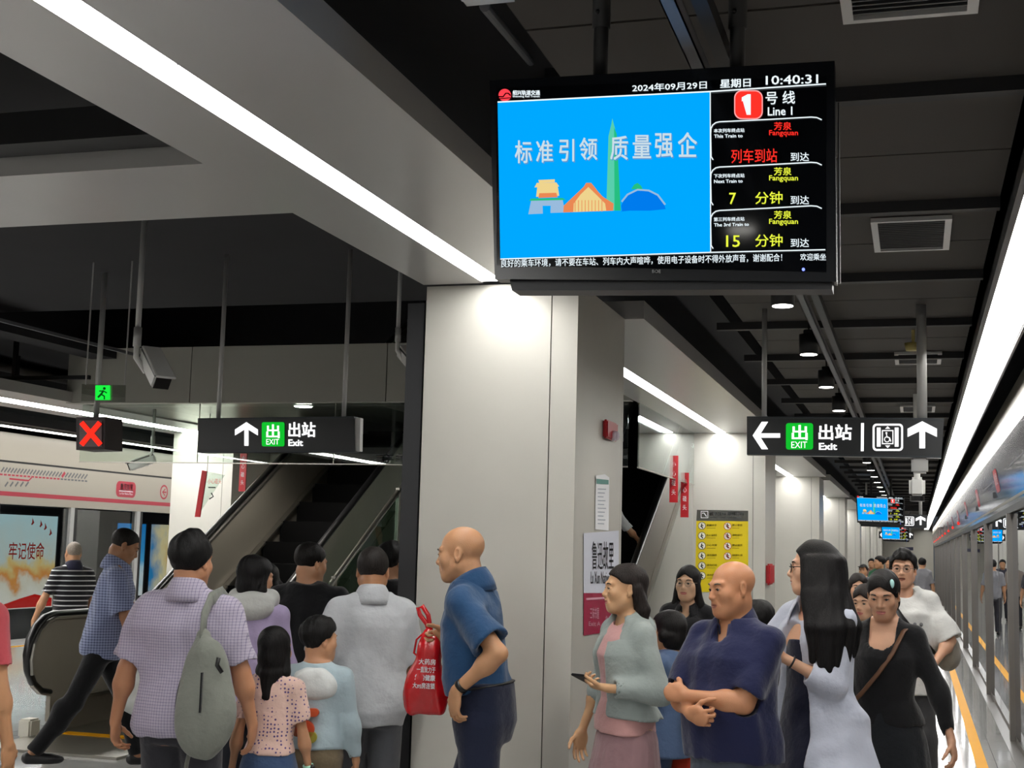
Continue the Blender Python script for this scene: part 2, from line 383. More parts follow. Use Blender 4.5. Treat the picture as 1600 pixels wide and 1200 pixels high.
# ------------------------------------------------------------------ platform screen doors, right
post0=None
py=[13.3+4.3*k for k in range(-8,14)]
for i,(a,b) in enumerate(zip(py,py[1:])):
    p=thing('door_post','grey metal post between glass panes of the right platform doors','door post',(XR-.03,a,0),'right platform door posts')
    if post0 is None:
        post0=p
        B(-.02,.05,-.06,.06,.004,2.058).build('post',MT['post'],p); B(.03,.05,-.07,-.06,.004,2.058).build('gasket',MT['rubber'],p)
    else:
        for ch in post0.children:
            c=ch.copy(); COL.objects.link(c); c.parent=p
    for q in (0,1):
        y0_=a+.075+q*2.1; y1_=a+2.165+q*2.05
        g=thing('platform_door','dark reflecting glass pane of the right platform doors','platform door',(XR,(y0_+y1_)/2,0),'right platform door panes'); h=(y1_-y0_)/2
        B(-.004,.004,-h,h,.05,2.05).build('pane',MT['psd'],g); MB().box(-.006,.01,-h,h,.005,.05).box(-.005,.01,-h,-h+.02,.05,2.05).build('frame',MT['post'],g)
MT['hdr']=mat('glossy header panel','#86858c',.09,.6,.5); MT['cream']=mat('cream header','#a29c90',.3,.2)
for i,(a,b) in enumerate(zip(py,py[1:])):
    hd=thing('door_header','glossy pale header panel with line map above the right platform doors','header panel',(XR,(a+b)/2,0),'right header panels')
    h=(b-a)/2
    lean=lambda v: -.02-(v-2.12)*.20
    MB().prism([(lean(2.12),2.12),(lean(2.64),2.64),(.05,2.64),(.05,2.12)],'y',-h+.004,h-.004).build('panel',MT['hdr'],hd); B(-.03,.05,-h,h,2.06,2.118).build('lower_rail',MT['darkmetal'],hd)
    MB().prism([(-.10,2.65),(-.06,3.08),(.05,3.08),(.05,2.65)],'y',-h,h).build('upper_panel',MT['cream'],hd)
    fr=lambda u,v:Vector((lean(v)-.0025,-u,v)); fr2=lambda u,v:Vector((lean(v)-.005,-u,v))
    poly('lower_band',MT['cream'],hd,[(-h,2.16),(h,2.16),(h,2.185),(-h,2.185)],fr)
    poly('map_line',mat('map grey','#5c5c60',.4) if i==0 else bpy.data.materials['map grey'],hd,[(-1.2,2.42),(.6,2.42),(.6,2.435),(-1.2,2.435)],fr)
    poly('name_plate',MT['red'],hd,rrect(.9,2.3,1.5,2.52,.08),fr)
    fit_text('name_text','鲁迅故里',MT['paper'],hd,(.98,2.37,1.42,2.48),fr2)
    B(lean(2.3)-.02,lean(2.3)+.02,-.45,-.40,2.27,2.33).build('lamp',MT['gred'] if i>10 else MT['darkmetal'],hd)

# ------------------------------------------------------------------ left platform doors, header, light boxes
pl=[9.0+1.9*k for k in range(22)]
post0=None
for i,(a,b) in enumerate(zip(pl,pl[1:])):
    p=thing('door_post','grey metal post of the left platform doors','door post',(XL,a,0),'left platform door posts')
    if post0 is None: post0=p; B(-.05,.05,-.05,.05,0,2.05).build('post',MT['pole'],p); B(-.04,.04,.05,.14,0,2.05).build('gasket',MT['rubber'],p)
    else:
        for ch in post0.children:
            c=ch.copy(); COL.objects.link(c); c.parent=p
    g=thing('platform_door','glass pane of the left platform doors','platform door',(XL,(a+b)/2,0),'left platform door panes'); h=(b-a)/2-.055
    B(-.006,.006,-h+.09,h,.06,2.03).build('pane',MT['psdleft'],g); MB().box(-.02,.02,-h+.09,h,0,.06).build('frame',MT['pole'],g)
hw=thing('door_header','long cream header with red band, line map and station plate over the left doors','header panel',(XL,0,0))
B(-.05,.04,Y0,60,2.05,2.66).build('panel',MT['cream'],hw); B(-.05,.03,Y0,60,2.66,2.69).build('groove',MT['black'],hw); B(-.05,.04,Y0,60,2.69,3.1).build('upper_panel',MT['cream'],hw)
fl=lambda u,v:Vector((.0415,u,v))
crimson=mat('crimson band','#a3283a',.4); mapgrey=bpy.data.materials['map grey']
poly('red_band',crimson,hw,[(Y0,2.17),(60,2.17),(60,2.235),(Y0,2.235)],fl)
def onleft(px,py): q=PX(px,py,XL+.045); return (q.y,q.z)
for k in range(27):
    px=2+k*5; a=onleft(px,737+px*.085); b=onleft(px+5,730+px*.085)
    if k!=19: stroke('map_tick',mapgrey,hw,[a,(b[0],b[1])],.028,fl)
    else: stroke('map_marker',crimson,hw,[a,b],.05,fl)
a=onleft(0,741); b=onleft(138,752)
for k in range(24):
    t0=k/24; t1=(k+.72)/24
    stroke('map_line',crimson if k<16 else mapgrey,hw,[(a[0]+(b[0]-a[0])*t0,a[1]+(b[1]-a[1])*t0),(a[0]+(b[0]-a[0])*t1,a[1]+(b[1]-a[1])*t1)],.025,fl)
a=onleft(15,748); b=onleft(45,751)
stroke('map_line',crimson,hw,[a,b,onleft(50,746)],.025,fl)
for k in range(5): stroke('map_tick',mapgrey,hw,[onleft(8+8*k,760),onleft(13+8*k,753)],.03,fl)
q0=onleft(181,776); q1=onleft(213,754)
poly('name_plate',crimson,hw,rrect(q0[0],q0[1],q1[0],q1[1],.09),fl)
fm=lambda u,v:Vector((.043,u,v))
dw=q1[0]-q0[0]; dh=q1[1]-q0[1]
fit_text('name_text','鲁迅故里',MT['paper'],hw,(q0[0]+dw*.2,q0[1]+dh*.45,q1[0]-dw*.15,q1[1]-dh*.12),fm,.01)
fit_text('name_text','Lu Xun Native Place',MT['paper'],hw,(q0[0]+dw*.18,q0[1]+dh*.17,q1[0]-dw*.15,q0[1]+dh*.3),fm)
stroke('name_rule',MT['paper'],hw,[(q0[0]+dw*.15,q0[1]+dh*.38),(q1[0]-dw*.13,q0[1]+dh*.38)],.012,fm)
c0=onleft(256.5,769); ring_mesh('arrow_ring',crimson,hw,circle(*c0,.13),circle(*c0,.1),fl)
stroke('arrow',crimson,hw,[(c0[0]+.04,c0[1]+.06),(c0[0]-.05,c0[1]),(c0[0]+.04,c0[1]-.06)],.025,fl); stroke('arrow',crimson,hw,[(c0[0]-.05,c0[1]),(c0[0]+.08,c0[1])],.025,fl)
# light boxes on the far track wall, seen through the left doors
XB=XL-3.78
def onwall(px,py): q=PX(px,py,XB); return (q.y,q.z)
def poster_mat(name,stops,axis='z',es=1.1):
    m=bpy.data.materials.new(name); m.use_nodes=True; nt=m.node_tree; nt.nodes.clear()
    o=nt.nodes.new('ShaderNodeOutputMaterial'); e=nt.nodes.new('ShaderNodeEmission'); tc=nt.nodes.new('ShaderNodeTexCoord')
    n=nt.nodes.new('ShaderNodeTexNoise'); n.inputs['Scale'].default_value=2.2; n.inputs['Detail'].default_value=6; n.inputs['Roughness'].default_value=.55
    sx=nt.nodes.new('ShaderNodeSeparateXYZ'); ma=nt.nodes.new('ShaderNodeMath'); ma.operation='MULTIPLY_ADD'; ma.inputs[1].default_value=.7
    cr=nt.nodes.new('ShaderNodeValToRGB'); 
    while len(cr.color_ramp.elements)<len(stops): cr.color_ramp.elements.new(.5)
    for el,(p,c) in zip(cr.color_ramp.elements,stops): el.position=p; el.color=(*lin(c),1)
    nt.links.new(tc.outputs['Generated'],sx.inputs[0]); nt.links.new(tc.outputs['Object'],n.inputs['Vector'])
    sb=nt.nodes.new('ShaderNodeMath'); sb.operation='SUBTRACT'; sb.inputs[1].default_value=.35
    nt.links.new(n.outputs['Fac'],ma.inputs[0]); nt.links.new(sx.outputs['Z' if axis=='z' else 'Y'],sb.inputs[0]); nt.links.new(sb.outputs[0],ma.inputs[2])
    nt.links.new(ma.outputs[0],cr.inputs[0]); nt.links.new(cr.outputs[0],e.inputs[0]); e.inputs[1].default_value=es; nt.links.new(e.outputs[0],o.inputs[0]); return m
def light_box(p0,p1,m,label):
    a=onwall(*p0); b=onwall(*p1)
    y0,y1,z0,z1=a[0],b[0],b[1],a[1]
    o=thing('light_box',label,'advertising light box',(XB,(y0+y1)/2,(z0+z1)/2)); hy=(y1-y0)/2; hz=(z1-z0)/2
    B(0,.08,-hy,hy,-hz,hz).build('poster',m,o)
    MB().box(0,.1,-hy-.04,-hy,-hz-.04,hz+.04).box(0,.1,hy,hy+.04,-hz-.04,hz+.04).box(0,.1,-hy,hy,hz,hz+.04).box(0,.1,-hy,hy,-hz-.04,-hz).build('frame',MT['darkmetal'],o)
    return o,hy,hz
o,hy,hz=light_box((-70,800),(76,948),poster_mat('landscape poster',[(0,'#f4f2ea'),(.22,'#e9e3d2'),(.34,'#e69a50'),(.46,'#e9cf8a'),(.58,'#cfdcd8'),(1,'#c3e6ee')]),'lit landscape poster with red calligraphy beyond the left doors')
ff=lambda u,v:Vector((.084,u,v))
fit_text('calligraphy','牢记使命',mat('poster red','#a02a22',.5,emit='#a02a22',es=.6),o,(hy*.0,hz*.05,hy*.74,hz*.42),ff,.01)
poly('red_hill',glow('poster hill','#d8241c',1),o,[(-hy*.3,-hz*.98),(hy*.98,-hz*.98),(hy*.98,-hz*.8),(hy*.6,-hz*.7),(hy*.3,-hz*.78)],ff)
for (u,v) in ((.42,.82),(.6,.78),(.7,.72),(.82,.6)): poly('bird',bpy.data.materials['poster red'],o,[(hy*u,hz*v),(hy*u+.06,hz*v+.03),(hy*u+.03,hz*v+.12),(hy*u+.1,hz*v+.02),(hy*u+.03,hz*v-.03)],ff)
light_box((178,817),(217,930),poster_mat('sky poster',[(0,'#f2f6f8'),(.35,'#bfe4f6'),(.5,'#4fb4ee'),(1,'#1d86d8')]),'narrow lit blue sky poster beyond the left doors')
light_box((231,819),(300,935),poster_mat('gold poster',[(0,'#2f8fd0'),(.3,'#f3e3b0'),(.6,'#e9b24a'),(1,'#f0d690')],'y'),'lit gold and blue poster beyond the left doors')

# ------------------------------------------------------------------ glass smoke barriers round the escalator opening
def barrier(parts,label):
    o=thing('smoke_barrier',label,'glass barrier',parts[0][0])
    for (p,x0,x1,y0,y1,z0,z1) in parts:
        d=Vector(p)-Vector(parts[0][0])
        B(x0+d.x,x1+d.x,y0+d.y,y1+d.y,z0+d.z,z1+d.z).build('pane',MT['glass'],o)
    return o
o=barrier([((-8.4,12.2,2.4),0,1.38,-.006,.006,0,.6),((-7.01,12.2,2.4),0,1.5,-.006,.006,0,.6),((-5.5,12.2,2.4),0,2.95,-.006,.006,0,.6)],'clear hanging glass smoke barrier in front of the escalators')
B(0,5.85,-.01,.01,-.012,0).build('edge_channel',MT['steel'],o)
for x_ in (1.385,2.895): MB().tube([(x_,0,0),(x_,0,.6)],.006,8).build('hanger_rod',MT['steel'],o)
fit_text('door_text','乘车',MT['paper'],o,(3.76,.0,3.34,.08),lambda u,v:Vector((u,-.012,v+.02)),.01)
o=barrier([((-2.47,12.3,2.4),-.006,.006,0,3.25,0,.6)],'clear hanging glass smoke barrier beside the second column')
B(-.01,.01,0,3.25,-.012,0).build('edge_channel',MT['steel'],o)

# ------------------------------------------------------------------ escalators
TAN=math.tan(R(30))
def escalator(xl,xr,ya,n,label,inner_left=True,glass_right=False):
    """ya: where the incline begins; ascends along +Y"""
    o=thing('escalator',label,'escalator',((xl+xr)/2,ya,0)); hx=(xr-xl)/2; run=.40
    top=n*run
    def rail_pts(x,h,lo=-1.2):
        pts=[]
        # newel curve then landing then incline
        for k in range(9):
            t=R(-90-180*k/8+0); pts.append((x,lo+math.cos(R(-90-180*k/8))*.32,.62+math.sin(R(-90-180*k/8))*.32+h-.94))
        for k in range(5): pts.append((x,lo+.3+(abs(lo)-.6)*k/4,h))
        pts.append((x,.05,h+.03)); pts.append((x,.35,h+.14))
        pts.append((x,top,h+(top-.1)*TAN)); return pts
    for s,x in ((-1,-hx),(1,hx)):
        MB().tube(rail_pts(x,.98),.04,10,r2=.026).build('handrail',MT['rubber'],o,True)
        pts=rail_pts(x,.945)
        lower=[(p[1],max(.0,p[2]-.62)) for p in pts[9:]]
        poly_pts=[(p[1],p[2]) for p in pts]
        # balustrade panel: outline under the handrail down to the skirt
        out=poly_pts+[(top,.02+top*TAN-.0),(.2,.1),(-1.2,.1)]
        th=.02
        m=MT['darksteel']
        bm=MB().prism(out,'x',x-th,x+th); bm.build('balustrade',m,o)
        MB().tube([(x-s*.045,p[1],p[2]) for p in pts[3:]],.016,6).build('rail_trim',MT['steel'],o)
        # skirt and deck along the incline
        MB().prism([(-1.05,.0),(.1,.0),(top,top*TAN-.12),(top,top*TAN+.2),(.1,.26),(-1.05,.26)],'x',x-.03-.0*s,x+.03).build('skirt',MT['darksteel'],o)
        MB().prism([(-1.0,.26),(.12,.27),(top,top*TAN+.21),(top,top*TAN+.235),(.12,.295),(-1.0,.285)],'x',x-s*.03,x-s*.09).build('deck_trim',MT['steel'],o)
    st=None
    for k in range(min(n,26)):
        y=k*run; z=k*run*TAN
        if st is None:
            mb=MB().box(-hx+.06,hx-.06,0,run,-.3,.0)
            st=mb.build('step',MT['step'],o)
            l=st
        else:
            l=st.copy(); COL.objects.link(l); l.parent=o
        l.location=(0,y,z+.231-.0)
    B(-hx+.05,hx-.05,-2.1,0,.0,.02).build('landing_plate',MT['steel'],o)
    for sx_ in (-hx,hx): MB().box(sx_-.06,sx_+.06,-1.5,-1.36,.0,.15).bevel(.015).build('newel_base',MT['ivory'],o)
    return o
escA=escalator(-6.9,-5.6,11.0,22,'escalator with dark steel sides rising behind the crowd, left of the nearest column')
# guard signs
def guard(px,py,y,label,tri,hang=True):
    c=PY(px,py,y); o=thing('head_guard',label,'warning sign',c)
    f=lambda u,v:Vector((u,-.012,v))
    if hang: MB().tube([(0,0,.2),(0,0,3.02-c.z)],.004,6).build('hanger',MT['steel'],o)
    if tri:
        MB().prism([(-.1,-.27),(.22,.2),(-.02,.24)],'y',-.006,.006).build('plate',MT['glass'],o)
        poly('red_edge',MT['red'],o,[(-.12,-.27),(-.06,-.27),(.0,.24),(-.06,.25)],f)
        poly('red_edge',MT['red'],o,[(-.12,-.27),(-.06,-.27),(.0,.24),(-.06,.25)],lambda u,v:Vector((u,.012,v)))
        fit_text('warning_text','小心碰头',mat('sign red','#b8302c',.5) if 'sign red' not in bpy.data.materials else bpy.data.materials['sign red'],o,(.02,.1,.19,.16),lambda u,v:Vector((u,-.013,v)))
        stroke('pictogram',MT['black'],o,[(.03,.06),(.12,.06)],.014,f); stroke('pictogram',MT['black'],o,[(.07,.0),(.1,-.04),(.05,-.07)],.016,f)
    else:
        B(-.045,.045,-.01,.01,-.26,.24).build('plate',MT['red'],o)
        for k,ch in enumerate('小心碰头'): fit_text('warning_text',ch,MT['paper'],o,(-.022,.12-.1*k,.022,.18-.1*k),f)
guard(322,770,13.4,'white triangular head guard with red edge beside the left escalator',True)
guard(380,735,15.0,'upright red warning strip with white letters beside the left escalator',False)
guard(1053,747,14.3,'short red warning strip beside the right escalator',False,False)
guard(1070,772,15.05,'slanting red warning strip hanging beside the right escalator',False,False)
struct('wall_beside_escalator',B(-8.44,-6.75,16.6,16.7,0,3.0),MT['panel'])
# glass balustrade with posts right of the left escalator
st=thing('glass_balustrade','sloping glass balustrade with steel posts right of the left escalator','balustrade',(-5.2,11.0,0))
n=6
MB().tube([(0,-1.3,1.0),(0,.2,1.02),(0,9,1.0+8.85*TAN)],.028,10).build('top_rail',MT['steel'],st,True)
for k in range(7):
    y=-.9+1.55*k; z=max(0,(y-.1)*TAN)
    B(-.02,.02,y-.025,y+.025,0,z+1.0).build('post',MT['steel'],st)
    if k<6:
        y2=y+1.55; z2=max(0,(y2-.1)*TAN)
        MB().prism([(y+.03,z+.1),(y2-.03,z2+.1),(y2-.03,z2+.96),(y+.03,z+.96)],'x',-.006,.006).build('pane',MT['glassgreen'],st)
escB=escalator(-4.35,-3.15,14.6,20,'second escalator with dark steps, seen between the two nearest columns')
MB().prism([(14.9-14.6,.0),(23-14.6,.0),(23-14.6,.25+8.2*TAN),(14.9-14.6,.25)],'x',.62,.66).build('outer_cladding',MT['wallgrey'],escB)
# barrier rail left of escalator A
rl=thing('steel_railing','steel railing with horizontal bars left of the left escalator','railing',(-7.9,8.9,0))
mb=MB().tube([(-2.6,0,1.12),(.65,0,1.12)],.035,12); mb.build('top_rail',MT['steel'],rl,True)
MB().tube([(-2.6,0,.92),(.65,0,.92)],.012,8).tube([(-2.6,0,.62),(.65,0,.62)],.012,8).tube([(-2.6,0,.3),(.65,0,.3)],.012,8).build('bar',MT['steel'],rl,True)
for k in range(4): B(-2.4+1.0*k-.02,-2.4+1.0*k+.02,-.02,.02,0,1.1).build('post',MT['steel'],rl)
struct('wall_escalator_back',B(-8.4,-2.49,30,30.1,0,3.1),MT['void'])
# downlight on the soffit behind the barrier
o=thing('ceiling_spot','small round lit spot in the metal ceiling behind the glass barrier','downlight',(-6.05,12.6,3.015))
MB().tube([(0,0,-.008),(0,0,.005)],.09,20).build('lamp_face',glow('spot glow',(1,.96,.88),60),o)
MB().tube([(0,0,-.004),(0,0,.006)],.105,20).build('trim_ring',MT['white'],o)
ll=bpy.data.lights.new('lamp','SPOT'); ll.energy=75; ll.spot_size=R(150); ll.spot_blend=.6; ll.shadow_soft_size=.08; ll.color=(1,.95,.87)
lo_=bpy.data.objects.new('lamp',ll); COL.objects.link(lo_); lo_.parent=o; lo_.location=(0,0,-.02)

# ------------------------------------------------------------------ dark ceiling services, left
for (x0,x1,z0,z1,lab) in ((-11.2,-10.2,3.25,3.5,'wide dark duct nearest the left doors'),(-9.95,-9.75,3.3,3.36,'grey cable tray over the left column row'),(-8.2,-7.9,3.45,3.55,'dark cable tray above the left soffit edge')):
    tag(B(x0,x1,Y0,30,z0,z1).build('service_duct',MT['slab']),lab+' under the left ceiling','duct')
tag(B(-7.55,-7.53,6.5,30,3.44,3.47).build('conduit',MT['galv']),'thin bright conduit running along the dark left ceiling','conduit')
for k in range(4):
    o=thing('hanger_bracket','dark threaded hanger bracket holding the ceiling services','bracket',(-8.9,8.5+1.6*k,3.2),'hanger brackets'); 
    MB().box(-1.2,.9,-.02,.02,.0,.04).box(-.02,.02,-.02,.02,0,.5).box(-1.2,-1.16,-.02,.02,0,.5).build('bracket',MT['black'],o)
tag(MB().tube([(-7.85,7.5,3.43),(-7.4,7.4,3.46),(-6.6,7.3,3.56),(-5.9,7.2,3.66)],.010,6).build('cable',MT['rubber']),'black cable sagging under the dark ceiling on the left','cable')
# ------------------------------------------------------------------ hanging signs
SY=8.6
def plane(y,loc): 
    return lambda u,v: PY(u,v,y)-loc
def slab(name,m,parent,corners,y0,y1,loc):
    """box whose front face has the four seen corners (tl,tr,br,bl) on the plane y0"""
    bm=bmesh.new(); A=[bm.verts.new(PY(px,py,y0)-loc) for px,py in corners]; Bv=[bm.verts.new(v.co+Vector((0,y1-y0,0))) for v in A]
    bm.faces.new(A[::-1]); bm.faces.new(Bv)
    for i in range(4): bm.faces.new((A[i],A[(i+1)%4],Bv[(i+1)%4],Bv[i]))
    bmesh.ops.recalc_face_normals(bm,faces=bm.faces[:])
    me=bpy.data.meshes.new(name); bm.to_mesh(me); bm.free(); me.materials.append(m); return link(name,me,parent)
def arrow(parent,m,f,cx,cy,w,h,ang,th):
    def r(p): 
        a=R(ang); return (cx+(p[0]*math.cos(a)-p[1]*math.sin(a)),cy+(p[0]*math.sin(a)+p[1]*math.cos(a)))
    mb=MB(); bm=mb.bm
    def quad(pts): bm.faces.new([bm.verts.new(f(*r(p))) for p in pts])
    quad([(-th/2,h/2),(th/2,h/2),(th/2,-h/2+th*.9),(-th/2,-h/2+th*.9)])
    t=th*1.25
    quad([(0,-h/2-th*.15),(0,-h/2+t*1.1),(-w/2,t*.25),(-w/2,-t*.9)]); quad([(0,-h/2-th*.15),(w/2,-t*.9),(w/2,t*.25),(0,-h/2+t*1.1)])
    return mb.build('arrow',m,parent)
def exit_sign(label,corners,y,poles,loc):
    o=thing('exit_sign',label,'exit sign',loc)
    slab('housing',MT['sign'],o,corners,y,y+.07,loc)
    (x0,y0),(x1,y1),(x2,y2),(x3,y3)=corners
    slab('edge_trim',MT['signframe'],o,[(x0,y0-1.5),(x1,y1-1.5),(x1,y1+1),(x0,y0+1)],y-.004,y+.075,loc)
    slab('edge_trim',MT['signframe'],o,[(x3,y3-1.5),(x2,y2-1.5),(x2,y2+1.5),(x3,y3+1.5)],y-.004,y+.075,loc)
    for (px,pt,pb,r) in poles:
        a=PY(px,pb,y+.035)-loc
        MB().tube([a,(a.x,a.y,pt-loc.z)],r,12).build('hanging_pole',MT['pole'],o,True)
    return o
loc=PY(1320,680,SY)
sr=exit_sign('black hanging sign with left arrow, green exit square, lift symbol and up arrow',[(1167,652),(1475,655),(1471,714),(1167,709)],SY,[(1194,3.2,653,.016),(1441,3.2,656,.03)],loc)
f=plane(SY-.006,loc)
arrow(sr,MT['gwhite'],f,1198,680.5,43,42,-90,7)
poly('exit_square',MT['ggreen'],sr,rrect(1228,702.5,1270.5,661,4),f)
f2=plane(SY-.009,loc)
fit_text('exit_character','出',MT['gwhite'],sr,(1237,687.5,1262,664),f2,.02); fit_text('exit_word','EXIT',MT['gwhite'],sr,(1236.5,700,1261,690),f2,.0)
fit_text('exit_text','出站',MT['gwhite'],sr,(1279,687.5,1331,663),f2,.025); fit_text('exit_text','Exit',MT['gwhite'],sr,(1279.5,703,1308,692),f2,.03)
poly('divider',MT['gwhite'],sr,[(1345,705),(1349.5,705),(1350,661),(1345.5,661)],f2)
ring_mesh('lift_frame',MT['gwhite'],sr,rrect(1363.5,704.5,1411,662,6),rrect(1366.5,701.5,1408,665,4),f2)
poly('lift_door',MT['gwhite'],sr,[(1370,698),(1376,698),(1376,668),(1370,668)],f2); poly('lift_door',MT['gwhite'],sr,[(1398,698),(1404,698),(1404,668),(1398,668)],f2)
ring_mesh('lift_cab',MT['gwhite'],sr,[(1378,694),(1396,694),(1396,672),(1378,672)],[(1379.5,692.5),(1394.5,692.5),(1394.5,673.5),(1379.5,673.5)],f2)
poly('lift_up',MT['gwhite'],sr,[(1383,670),(1391,670),(1387,666)],f2); poly('lift_down',MT['gwhite'],sr,[(1383,696),(1391,696),(1387,700)],f2)
ring_mesh('wheelchair',MT['gwhite'],sr,circle(1386,686.5,4.6),circle(1386,686.5,3.4),f2); poly('wheelchair',MT['gwhite'],sr,circle(1385,676.5,1.5,10),f2)
stroke('wheelchair',MT['gwhite'],sr,[(1385,678),(1386,683),(1390,684),(1392,690)],1.5,f2)
arrow(sr,MT['gwhite'],f2,1441,680,46,41,0,9)
loc=PY(432,680,SY)
sl=exit_sign('black hanging sign with up arrow and green exit square, before the escalator',[(309,655),(553,652),(554,705),(309,706)],SY,[(341,3.7,656,.016),(537,3.7,654,.016)],loc)
f=plane(SY-.006,loc); f2=plane(SY-.009,loc)
slab('end_cap',MT['pole'],sl,[(554.5,653),(563,653),(562,705),(553.5,705)],SY+.01,SY+.06,loc)
arrow(sl,MT['gwhite'],f,385,678.5,36,36,0,6.5)
poly('exit_square',MT['ggreen'],sl,rrect(409,697.5,444.5,659.5,3),f)
fit_text('exit_character','出',MT['gwhite'],sl,(416,684.5,437,663),f2,.02); fit_text('exit_word','EXIT',MT['gwhite'],sl,(416,694.5,436,686),f2)
fit_text('exit_text','出站',MT['gwhite'],sl,(450.5,683,493,659.5),f2,.025); fit_text('exit_text','Exit',MT['gwhite'],sl,(450.5,697,473.5,686.5),f2,.03)
# far repeats of the lift and exit sign
s2=copy_tree(sr); s2.location=sr.location+Vector((-.02,21.2,.0)); s2.scale=(1.15,1,1.15); tag(s2,'smaller second lift and exit sign hanging farther down the platform')
s3=copy_tree(sr); s3.location=sr.location+Vector((-.25,41.4,-.03)); tag(s3,'farthest tiny lift and exit sign hanging near the end of the platform')
tag(slab('end_sign',mat('navy sign','#1a1c3c',.4),None,[(1405,855),(1427,855),(1427,860),(1405,860)],55,55.05,Vector((0,0,0))),'tiny dark blue sign hanging at the far end of the platform','sign')
MB().tube([PY(1416,850,55.02),PY(1416,850,55.02)+Vector((0,0,1.2))],.02,6).build('hanging_pole',MT['pole'],bpy.data.objects['end_sign'])

# lane signal with the red cross
loc=PY(147,678,9.0)
o=thing('lane_signal','black box showing a red cross, hanging above the left escalator entrance','lane signal',loc)
slab('housing',mat('signal brown','#2a1c1e',.5),o,[(119,652),(164,651),(164,702),(119,703)],9.0,9.24,loc)
f=plane(8.992,loc); f2=plane(8.988,loc)
poly('face',mat('signal face','#6b5a5c',.5),o,[(124,698),(159,698),(159,657),(124,657)],f)
stroke('red_cross',MT['gred'],o,[(127,660),(157,695)],8,f2); stroke('red_cross',MT['gred'],o,[(156,660),(127,695)],8,plane(8.986,loc))
a=PY(150,652,9.08)-loc; MB().tube([a,(a.x,a.y,3.7-loc.z)],.022,12).build('hanging_pole',MT['pole'],o,True)
# green running-man exit sign
loc=PY(161,613,8.7)
o=thing('emergency_exit_sign','small clear panel with a green running figure, above the red cross','exit sign',loc)
slab('acrylic_panel',glass('acrylic',(.8,.82,.78),.12),o,[(128,600),(196,602),(195,628),(127,627)],8.7,8.708,loc)
f=plane(8.693,loc); f2=plane(8.69,loc)
poly('green_face',glow('exit green','#18d83c',1.1),o,[(149,625),(172,625),(172,602),(149,602)],f)
dk=glow('exit figure','#0a4a18',.7)
poly('figure_head',dk,o,circle(163,607,2.2,12),f2); stroke('figure_body',dk,o,[(162,610),(158,616),(153,621)],3,f2); stroke('figure_leg',dk,o,[(158,616),(163,619),(163,624)],2.2,f2); stroke('figure_arm',dk,o,[(155,611),(162,611),(167,614)],1.8,f2)
for px in (134,195):
    a=PY(px,601,8.704)-loc; MB().tube([a,(a.x,a.y,3.7-loc.z)],.006,8).build('hanging_rod',MT['pole'],o)

# ------------------------------------------------------------------ passenger information screen
TY=3.5; loc=PY(1035,270,TY)
tv=thing('information_screen','big hanging information screen with blue picture and train times, nearest the viewer','screen',loc)
def TP(d): return lambda u,v: PY(760+.35*u,80+.35*v,TY-d)-loc
tvblack=mat('screen bezel','#0c0f14',.22); tvface=mat('screen glass','#05070b',.08)
slab('bezel',tvblack,tv,[(765,126),(1304,95),(1307,440),(773,436)],TY,TY+.055,loc)
slab('casing',tvblack,tv,[(776,140),(1296,112),(1300,446),(800,446)],TY+.05,TY+.11,loc)
slab('lower_grille',mat('grille black','#16181d',.4),tv,[(796,436),(1300,439),(1300,452),(800,454)],TY+.02,TY+.1,loc)
f=TP(.004)
poly('screen_face',tvface,tv,[(45,955),(1518,985),(1517,112),(45,165)],TP(.002))
for s_ in range(60): pass
blue=glow('screen blue',(0,.385,1.0),.86); sw=glow('screen white',(.85,.95,1),.92); srd=glow('screen red',(1,.03,.02),.95); sye=glow('screen yellow',(.86,.95,.06),.86)
poly('blue_picture',blue,tv,[(62,928),(1000,898),(998,180),(50,226)],f)
f2=TP(.006); f3=TP(.008); f4=TP(.010)
stroke('rule',sw,tv,[(50,227),(1000,180),(1516,146)],6,f3); stroke('rule',sw,tv,[(999,180),(1001,898)],4,f3); stroke('rule',sw,tv,[(62,928),(1002,898),(1513,886)],5,f3)
# heading
poly('emblem',glow('emblem red',(.95,.05,.07),1),tv,circle(82,196,28),f2); stroke('emblem_mark',tvface,tv,[(52,203),(75,203),(86,188),(98,188),(108,198)],6,f3); stroke('emblem_mark',tvface,tv,[(58,212),(106,208)],4,f3)
fit_text('operator_name','绍兴轨道交通',sw,tv,(117,196,239,174),f2,.03); fit_text('operator_name','Shaoxing Rail Transit',sw,tv,(117,208,238,197),f2,.02)
def slantf(base,s,u0): return lambda u,v: base(u,v+(u-u0)*s)
fit_text('date_text','2024年09月29日',sw,tv,(651,182,984,147),slantf(f2,-.045,651),.012); fit_text('weekday_text','星期日',sw,tv,(1043,165,1180,126),slantf(f2,-.045,1043),.02); fit_text('clock_text','10:40:31',sw,tv,(1247,150,1481,110),slantf(f2,-.03,1247),.01)
